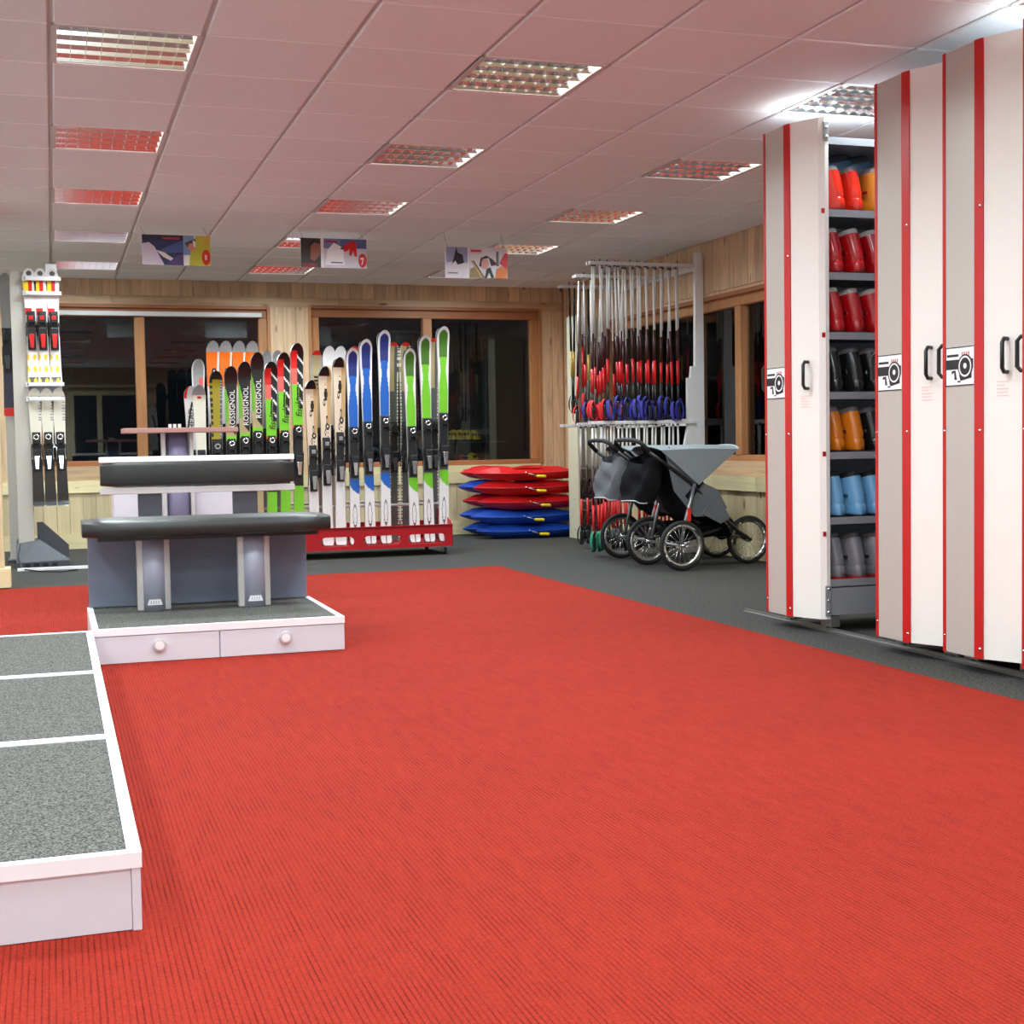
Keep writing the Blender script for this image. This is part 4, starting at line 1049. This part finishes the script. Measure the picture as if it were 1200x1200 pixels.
# ------------------------------------------------------------------ plastic sledges stacked in the corner
def sledge_mesh():
    def sec(x, hw, z0, zr, zt, ridge):   # cross-section: hull below the rim, deck above
        return [(x, -hw*.55, z0), (x, hw*.55, z0), (x, hw*.9, z0+(zr-z0)*.6), (x, hw, zr), (x, hw*.82, zr+.012), (x, hw*.4, zt), (x, 0, zt+ridge), (x, -hw*.4, zt), (x, -hw*.82, zr+.012), (x, -hw, zr), (x, -hw*.9, z0+(zr-z0)*.6)]
    S = [sec(0, .012, .070, .078, .086, 0), sec(.05, .085, .05, .076, .104, .004), sec(.13, .15, .022, .074, .130, .010), sec(.24, .195, .006, .072, .146, .008), sec(.36, .21, 0, .07, .142, .004), sec(.46, .22, 0, .07, .128, .0), sec(.62, .22, 0, .07, .124, .0), sec(.72, .215, 0, .072, .142, .004), sec(.90, .20, .004, .078, .138, .004), sec(1.02, .18, .012, .082, .115, 0), sec(1.1, .15, .03, .08, .095, 0)]
    return S
SS = sledge_mesh()
M_sr = mat('red_polyethylene', (196, 24, 28), .32, var=.05); M_sb = mat('blue_polyethylene', (30, 72, 168), .32, var=.05); M_yel = mat('yellow_grip', (232, 204, 30), .45, var=.05); M_seam = mat('dark_seam', (40, 30, 40), .6, var=.1)
def sledge(color, label, loc, rz, grips):
    root = thing('plastic_sledge', label, 'sledge', loc, (0, 0, rz), 'plastic sledges stacked in the corner')
    m_ = M_sr if color == 'r' else M_sb
    key = 'sl'+color
    if key not in cube_me: 
        cube_me[key] = MB().loft(SS, smooth=False).mesh('hull', m_)
        r = MB(); pts = [(s[3][0], s[3][1]+.002, s[3][2]+.004) for s in SS]+[(s[9][0], s[9][1]-.002, s[9][2]+.004) for s in SS[::-1]]; r.tube(pts, .007, 6, closed=True); cube_me[key+'r'] = r.mesh('rim', m_)
        k = MB(); k.grid(lambda u, v: (.38+.38*u, -.12+.24*v, -.01+.135-.028*math.sin(PI*u)**.5*math.sin(PI*v)**.5), 8, 6); cube_me[key+'s'] = k.mesh('seat', m_)
    obj('hull', cube_me[key], root, bev=.008, seg=2); obj('rim', cube_me[key+'r'], root); obj('seat', cube_me[key+'s'], root)
    if grips:
        if 'brake' not in cube_me:
            cube_me['brake'] = MB().tube([(.50, -.212, .078), (.56, -.245, .06), (.60, -.25, .045)], .006, 6).mesh('brake_lever', M_steel)
            cube_me['grip'] = MB().tube([(.595, -.25, .046), (.605, -.251, .044), (.69, -.252, .040), (.70, -.252, .040)], [.010, .015, .015, .010], 8).mesh('brake_grip', M_yel)
            cube_me['pivot'] = MB().lathe([(0, -.216), (.01, -.216), (.01, -.2), (0, -.2)], 10, (.50, 0, .082), 'y').mesh('pivot', M_chrome)
        l = obj('brake_lever', cube_me['brake'], root); obj('brake_grip', cube_me['grip'], l); obj('pivot', cube_me['pivot'], root)
hs = .148
names = ['lowest', 'second from below', 'middle', 'second from the top', 'topmost']
for i, cc in enumerate('bbrrr'):
    x0 = at_y((565, 559, 567, 562, 562)[i], 580, 13.30).x
    sledge(cc, '%s plastic sledge with yellow brake grip, %s in the front stack' % ('red' if cc == 'r' else 'blue', names[i]), (x0, 13.50, .002+hs*i), random.uniform(-.02, .02), True)
for i, cc in enumerate('bbrbr'):
    x0 = at_y((550, 546, 550, 545, 548)[i], 580, 13.75).x
    sledge(cc, '%s plastic sledge, %s in the rear stack against the wall' % ('red' if cc == 'r' else 'blue', names[i]), (x0, 13.985, .002+hs*i), random.uniform(-.02, .02), False)

# ------------------------------------------------------------------ pole rack by the right wall
AY = 10.88
def PXp(px): return at_y(px, 400, AY).x
def PZp(py): return at_y(745, py, AY).z
pr_ = thing('ski_pole_rack', 'white steel rack with toothed arms holding rows of ski poles', 'rack', (PXp(750), AY+.4, 0)); pro = pr_.location.copy()
def LP(mb, name, m, **k): o = mb.build(name, m, pr_, **k); o.location = -pro; return o
zU, zL = PZp(310), PZp(495); xa, xb = PXp(690), 5.30
pp = [(5.28, 0), (5.40, 0), (5.40, 2.60), (5.325, 2.60), (5.315, 1.62), (5.28, 1.62), (5.27, 1.52), (5.24, 1.52), (5.24, 1.1), (5.2, .9), (5.2, 0)]
LP(MB().prism(pp, AY-.02, AY+.02, 'xz'), 'side_post', M_rackwhite, bev=.003)
LP(MB().bx(5.36, 5.40, AY+.02, 12.75, zU-.03, zU+.03), 'wall_rail', M_rackwhite); LP(MB().bx(5.36, 5.40, AY+.02, 12.75, zL-.03, zL+.03), 'wall_rail', M_rackwhite)
arms = [(AY, xa, xb), (11.75, at_y(672, 320, 11.75).x, 5.36), (12.55, at_y(655, 320, 12.55).x, 5.36)]
for (ya, x0, x1) in arms:
    for z in (zU, zL):
        for dy in (-.045, .02): LP(MB().bx(x0, x1, ya+dy, ya+dy+.022, z-.014, z+.014), 'arm_bar', M_rackwhite, bev=.003)
        t = MB(); n = int((x1-x0)/.036)
        for k in range(n): t.bx(x0+.01+k*.036, x0+.018+k*.036, ya-.023, ya+.02, z-.010, z+.004)
        LP(t, 'arm_teeth', M_rackwhite)
# poles
PM = dict(white=mat('pole_white', (214, 210, 204), .35, var=.04), maroon=mat('pole_maroon', (58, 16, 22), .4, var=.1), red=mat('pole_red', (196, 16, 24), .3, var=.06), black=mat('pole_black', (20, 20, 22), .4, var=.1),
          blue=mat('strap_blue', (48, 44, 140), .7, var=.15), green=mat('strap_green', (16, 126, 92), .7, var=.15), redst=mat('strap_red', (200, 20, 28), .7, var=.1), grey=mat('pole_grey', (140, 138, 136), .35, .3, var=.05), gold=mat('pole_gold', (196, 160, 70), .35, .2, var=.05))
def pole_proto(kind, Lp, fw, fd, fr, strap, wm='white'):
    root = thing('ski_pole', 'x', 'ski pole')
    z = 0; r = .0075
    b = MB().tube([(0, 0, -.03), (0, 0, .02)], .005, 6); b.lathe([(.006, -.035), (.014, -.03), (.015, -.026), (.006, -.022)], 12); b.build('basket', PM['black'], root)
    z1 = -fw; MB().tube([(0, 0, -.02), (0, 0, z1)], [.008, .0105], 8).build('upper_shaft', PM[wm], root)
    z2 = z1-fd; MB().tube([(0, 0, z1), (0, 0, z2)], .0108, 8).build('dark_band', PM['maroon'] if kind != 'k' else PM['black'], root)
    z3 = z2-fr; MB().tube([(0, 0, z2), (0, 0, z3)], .0118, 8).build('red_band', PM['red'] if kind != 'k' else PM['gold'], root)
    z4 = -(Lp-.13); MB().tube([(0, 0, z3), (0, 0, z4)], .0088, 8).build('lower_shaft', PM['black'], root)
    MB().tube([(0, 0, z4), (0, 0, z4-.01), (0, 0, z4-.05), (0, 0, z4-.10), (0, 0, z4-.125), (0, 0, z4-.13)], [.011, .016, .0145, .0165, .019, .012], 10).build('grip', PM['black'], root)
    s = MB(); zc = z4-.115; w_ = .014; n = 14
    def web(q, off):     # closed drooping loop of webbing
        a = 2*PI*q
        return Vector((.036*math.sin(a)*(1-.25*math.cos(a))+.006*math.sin(2*a), -.024-.010*math.cos(a)-off*.5, zc+.075-.085*math.cos(a)))
    for off in (0, .003):
        vs = []
        for i in range(n+1):
            p = web(i/n, off); tw = .5*math.sin(2*PI*i/n); vs += [(p.x-w_*math.sin(tw)-off*.5, p.y-w_*math.cos(tw), p.z), (p.x+w_*math.sin(tw)-off*.5, p.y+w_*math.cos(tw), p.z+.004)]
        s.add(vs, [(2*i, 2*i+2, 2*i+3, 2*i+1) for i in range(n)], 0, True)
    s.build('strap', PM[strap], root)
    return root
def hang(proto, used, loc, rot, label, group):
    if not used: 
        used.append(1); proto.location = loc; proto.rotation_euler = rot; proto['label'] = label; proto['group'] = group; return proto
    return copy_tree(proto, None, loc, rot, label, group)
PRO = {k: (pole_proto(*a), []) for k, a in {'upblue': ('u', 1.34, .56, .26, .20, 'blue'), 'upred': ('u', 1.34, .60, .30, .20, 'redst'), 'upblue2': ('u', 1.30, .62, .22, .17, 'blue'), 'lowgreen': ('l', 1.09, .36, .33, .26, 'green'), 'lowblack': ('l', 1.10, .38, .30, .24, 'black'), 'dark': ('k', 1.25, .30, .35, .25, 'black', 'black'), 'orange': ('u', 1.2, .45, .12, .40, 'redst')}.items()}
ORD = ['first', 'second', 'third', 'fourth', 'fifth', 'sixth', 'seventh', 'eighth', 'ninth', 'tenth', 'eleventh', 'twelfth', 'thirteenth', 'fourteenth', 'fifteenth', 'sixteenth', 'seventeenth', 'eighteenth', 'nineteenth', 'twentieth', 'twenty-first', 'twenty-second', 'twenty-third', 'twenty-fourth']
def row_poles(keys, ya, x0, x1, z, n, label, group):
    for k in range(n):
        key = keys[k % len(keys)] if callable(keys) is False else keys(k)
        x = x0+(x1-x0)*(k+.5)/n+random.uniform(-.005, .005); ya_ = ya+(.014 if k % 2 else -.014)
        p, u = PRO[key]
        hang(p, u, (x, ya_+random.uniform(-.003, .003), z+.012+random.uniform(-.02, .012)), (random.uniform(-.02, .03), random.uniform(-.025, .035), random.uniform(-.6, .6)), label % ORD[k], group)
row_poles(lambda k: 'upred' if k < 4 else ('upblue' if k % 3 else 'upblue2'), AY, xa+.015, 5.19, zU, 24, 'white and red ski pole, %s from left on the front arm, upper tier', 'poles on the upper tier')
row_poles(lambda k: 'lowgreen' if k < 4 else 'lowblack', AY, xa+.0, 5.17, zL, 21, 'red-banded ski pole, %s from left on the front arm, lower tier', 'poles on the lower tier')
x0, x1 = arms[1][1], arms[1][2]
row_poles(['upred', 'upblue'], 11.75, x0+.02, x0+.50, zU, 9, 'white-shafted ski pole, %s from left on the middle arm, upper tier', 'poles on the middle arm')
row_poles(['lowblack'], 11.75, x0+.02, x0+.45, zL, 8, 'red-banded ski pole, %s from left on the middle arm, lower tier', 'poles low on the middle arm')
x0 = arms[2][1]
row_poles(['dark', 'dark', 'orange', 'dark'], 12.55, x0+.06, x0+.34, zU, 4, 'slim ski pole, %s from left on the farthest arm by the cream panel', 'poles on the farthest arm')
# loose grips lying by the wall under the rack: none

# cream corner shelf
cq = at_z(663, 629, 0); cs_ = thing('corner_shelf', 'tall narrow cream shelf panel beside the stacked sledges', 'shelf', (cq.x+.15, 13.2, 0)); cso = cs_.location.copy()
def LC(mb, name, m, **k): o = mb.build(name, m, cs_, **k); o.location = -cso; return o
LC(MB().bx(cq.x, cq.x+.02, 12.95, 13.22, 0, 2.25), 'side_panel', M_cream, bev=.002)
LC(MB().bx(cq.x+.02, 5.38, 13.20, 13.22, .0, 2.25), 'back_panel', M_cream)
cz = []
for py in (548, 586, 622):
    z = at_y(676, py, 13.0).z; cz.append(z); LC(MB().bx(cq.x+.021, 5.38, 12.90, 13.199, z-.015, z), 'shelf', M_shelf, bev=.002)
for i, z in enumerate(cz[1:]):
    for j in range(2): boot('black', 'black boot on the %s shelf of the cream corner unit, %s' % (('middle', 'lowest')[i], ('left', 'right')[j]), (cq.x+.09+.13*j, 13.06, z+.0005), math.radians(-100), .8, 'black boots in the corner unit')

# ------------------------------------------------------------------ jogging strollers
M_fab = mat('grey_canvas', (98, 100, 104), .9, var=.14, scale=26, bump=.5, spec=.1); M_fab2 = mat('light_grey_canvas', (128, 134, 138), .85, var=.08, scale=50, spec=.15); M_pipe = mat('piping', (170, 176, 180), .6, var=.05); M_tag = mat('signal_red', (214, 34, 24), .5, var=.05)
M_tubem = mat('grey_tube', (136, 138, 142), .3, .7, var=.05); M_rim = mat('alloy_rim', (196, 194, 188), .25, .8, var=.05)
def wheel_part(root, c, R, name='wheel'):
    w_ = MB(); n = 32
    t = MB(); prof = []
    cx, cy, cz_ = c
    t.lathe([(R-.034, cy-.012), (R-.022, cy-.020), (R-.006, cy-.014), (R, cy), (R-.006, cy+.014), (R-.022, cy+.020), (R-.034, cy+.012)], 36, (cx, 0, cz_), 'y')
    tire = t.build(name, M_rubber, root)
    r = MB().lathe([(R-.036, cy-.011), (R-.030, cy-.0155), (R-.024, cy-.017), (R-.052, cy-.010), (R-.054, cy), (R-.052, cy+.010), (R-.024, cy+.017), (R-.030, cy+.0155), (R-.036, cy+.011)], 36, (cx, 0, cz_), 'y'); r.build('rim', M_rim, tire)
    s = MB()
    for k in range(18):
        a = 2*PI*k/18; b_ = a+(.35 if k % 2 else -.35); sd = (.016 if k % 4 < 2 else -.016)
        s.tube([(cx+.016*math.cos(b_), cy+sd, cz_+.016*math.sin(b_)), (cx+(R-.05)*math.cos(a), cy, cz_+(R-.05)*math.sin(a))], .0016, 5)
    s.build('spoke', M_chrome, tire)
    MB().lathe([(0, cy-.032), (.011, cy-.031), (.013, cy-.024), (.019, cy-.02), (.019, cy+.02), (.013, cy+.024), (.011, cy+.031), (0, cy+.032)], 14, (cx, 0, cz_), 'y').build('hub', M_chrome, tire)
    return tire
def make_stroller(bag_mat):
    root = thing('jogging_stroller', 'x', 'stroller'); R = .19; hw = .29
    for s in (-1, 1): wheel_part(root, (0, s*hw, R), R)
    wheel_part(root, (.735, 0, R), R)
    f = MB(); f.tube([(0, -hw+.03, R), (0, hw-.03, R)], .012)
    f.build('rear_axle', M_tubem, root)
    for s in (-1, 1):
        f = MB(); f.tube([(-.24, s*.23, .90), (-.08, s*.23, .79), (.10, s*.235, .665), (.30, s*.20, .48), (.50, s*.10, .34), (.62, s*.05, .26), (.735, s*.045, R)], .014, 8); f.build('main_tube', M_black, root)
        f = MB(); f.tube([(.135, s*.245, .65), (.06, s*.25, .40), (.01, s*.25, R)], .015, 8); f.build('rear_strut', M_tubem, root)
        f = MB(); f.tube([(-.02, s*.25, R+.02), (.3, s*.2, .28), (.52, s*.09, .32)], .010, 8); f.build('lower_tube', M_black, root)
        f = MB().bx(.06, .085, s*.27-.006, s*.27+.006, .37, .47); f.build('reflector', M_tag, root)
    hb = MB(); hb.tube([(-.235, -.23, .898), (-.30, -.225, .965), (-.325, -.16, .985), (-.33, 0, .99), (-.325, .16, .985), (-.30, .225, .965), (-.235, .23, .898)], .017, 8); hb.build('handlebar', M_rubber, root)
    # seat sling: back, seat, leg part
    def sling(u, v):
        P = [(-.06, .93), (-.03, .80), (.05, .62), (.12, .46), (.20, .40), (.34, .41), (.44, .34), (.52, .24)]
        k = u*(len(P)-1); i = min(int(k), len(P)-2); q = k-i; x = P[i][0]*(1-q)+P[i+1][0]*q; z = P[i][1]*(1-q)+P[i+1][1]*q
        y = (v-.5)*2; ww = .22 if u < .7 else .22-.10*(u-.7)/.3
        return (x-.02*(1-y*y), y*ww, z-.03*(1-y*y))
    def sling2(u, v): a = sling(u, v); return (a[0]-.012, a[1], a[2]-.012)
    MB().grid(sling, 21, 8).grid(sling2, 21, 8).build('seat_sling', M_dark, root)
    for s in (-1, 1):   # side panels
        p = MB().prism([(-.10, .90), (-.03, .60), (.14, .40), (.34, .40), (.42, .46), (.34, .60), (.12, .70)][::1], s*.225-.004, s*.225+.004, 'xz'); p.build('side_panel', M_fab, root)
        p = MB().prism([(.06, .56), (.10, .52), (.22, .66), (.19, .69)], s*.231-.003, s*.231+.003, 'xz'); p.build('side_strap', M_dark, root)
        p = MB().prism([(.20, .42), (.36, .34), (.44, .38), (.36, .52), (.26, .50)], s*.236-.004, s*.236+.004, 'xz'); p.build('leg_panel', M_fab, root)
    # canopy: fan of fabric from the pivot
    piv = (.17, .64)
    def can(u, v):
        a = math.radians(140-102*u); y = (v-.5)*2; rr = .285/max(math.sin(a), .62)+.02
        x, z = piv[0]+rr*math.cos(a), piv[1]+rr*math.sin(a)
        k = abs(y)**2.6
        return (x*(1-k)+k*(piv[0]+(x-piv[0])*.90), y*.25, z*(1-k)+k*(piv[1]+(z-piv[1])*.90))
    def can2(u, v): a = can(u, v); return (piv[0]+(a[0]-piv[0])*.975, a[1]*.985, piv[1]+(a[2]-piv[1])*.975)
    c = MB().grid(can, 18, 14).grid(can2, 18, 14); c.build('canopy', M_fab2, root)
    for s in (-1, 1):
        n = 12; arc = [can(i/n, 0 if s < 0 else 1) for i in range(n+1)]
        m = MB(); vs = [(piv[0], s*.25, piv[1])]+arc; m.add(vs, [(0, i+1, i+2) for i in range(n)]); vs2 = [(a[0], a[1]-s*.006, a[2]) for a in vs]; m.add(vs2, [(0, i+2, i+1) for i in range(n)])
        m.build('canopy_side', M_fab2, root)
    MB().tube([can(1, j/12) for j in range(13)], .009, 6).build('canopy_piping', M_pipe, root)
    # storage bag behind, footrest and basket
    def bag(u, v):       # sagging fabric pouch hung between the handle tubes
        a = 2*PI*v; z = .86-.34*u; k = .90+.12*math.sin(PI*u)+.06*u
        ca, sa = math.cos(a), math.sin(a)
        x = -.16-.06*u+.085*k*math.copysign(abs(ca)**.38, ca)+.014*math.sin(7*u+3*a)+.008*math.sin(13*u-5*a); y = .185*k*math.copysign(abs(sa)**.36, sa)
        return (x, y, z+.05*ca*(1-u)+.01*math.sin(3*a+4*u))
    b = MB().grid(bag, 10, 24); b.add([bag(1, j/24) for j in range(24)], [tuple(range(24))]); b.build('storage_bag', bag_mat, root)
    MB().tube([tuple(Vector(bag(1, .5+q*.04))) for q in range(-6, 7)], .005, 6).build('bag_piping', M_pipe, root)
    MB().add([(.02, -.2, .30), (.02, .2, .30), (.44, .12, .32), (.44, -.12, .32), (.06, -.17, .20), (.06, .17, .20), (.40, .1, .24), (.40, -.1, .24)], [(0, 1, 2, 3), (7, 6, 5, 4), (0, 4, 5, 1), (1, 5, 6, 2), (2, 6, 7, 3), (3, 7, 4, 0)]).build('under_basket', M_dark, root, bev=.01)
    MB().bx(.47, .60, -.09, .09, .215, .232).build('footrest', M_black, root, bev=.004)
    return root
qa = at_z(801, 669, 0)
st = make_stroller(M_dark)
st.location = (qa.x-.02, qa.y+.29, 0); st.rotation_euler = (0, 0, math.radians(2)); st['label'] = 'grey jogging stroller with large spoked wheels in front, nearest the shelving'; st['group'] = 'jogging strollers'
s2 = make_stroller(M_fab)
s2.location = (qa.x+.02, qa.y+.95, 0); s2.rotation_euler = (0, 0, math.radians(-1)); s2['label'] = 'grey jogging stroller half hidden behind the front one, beside the hanging poles'; s2['group'] = 'jogging strollers'
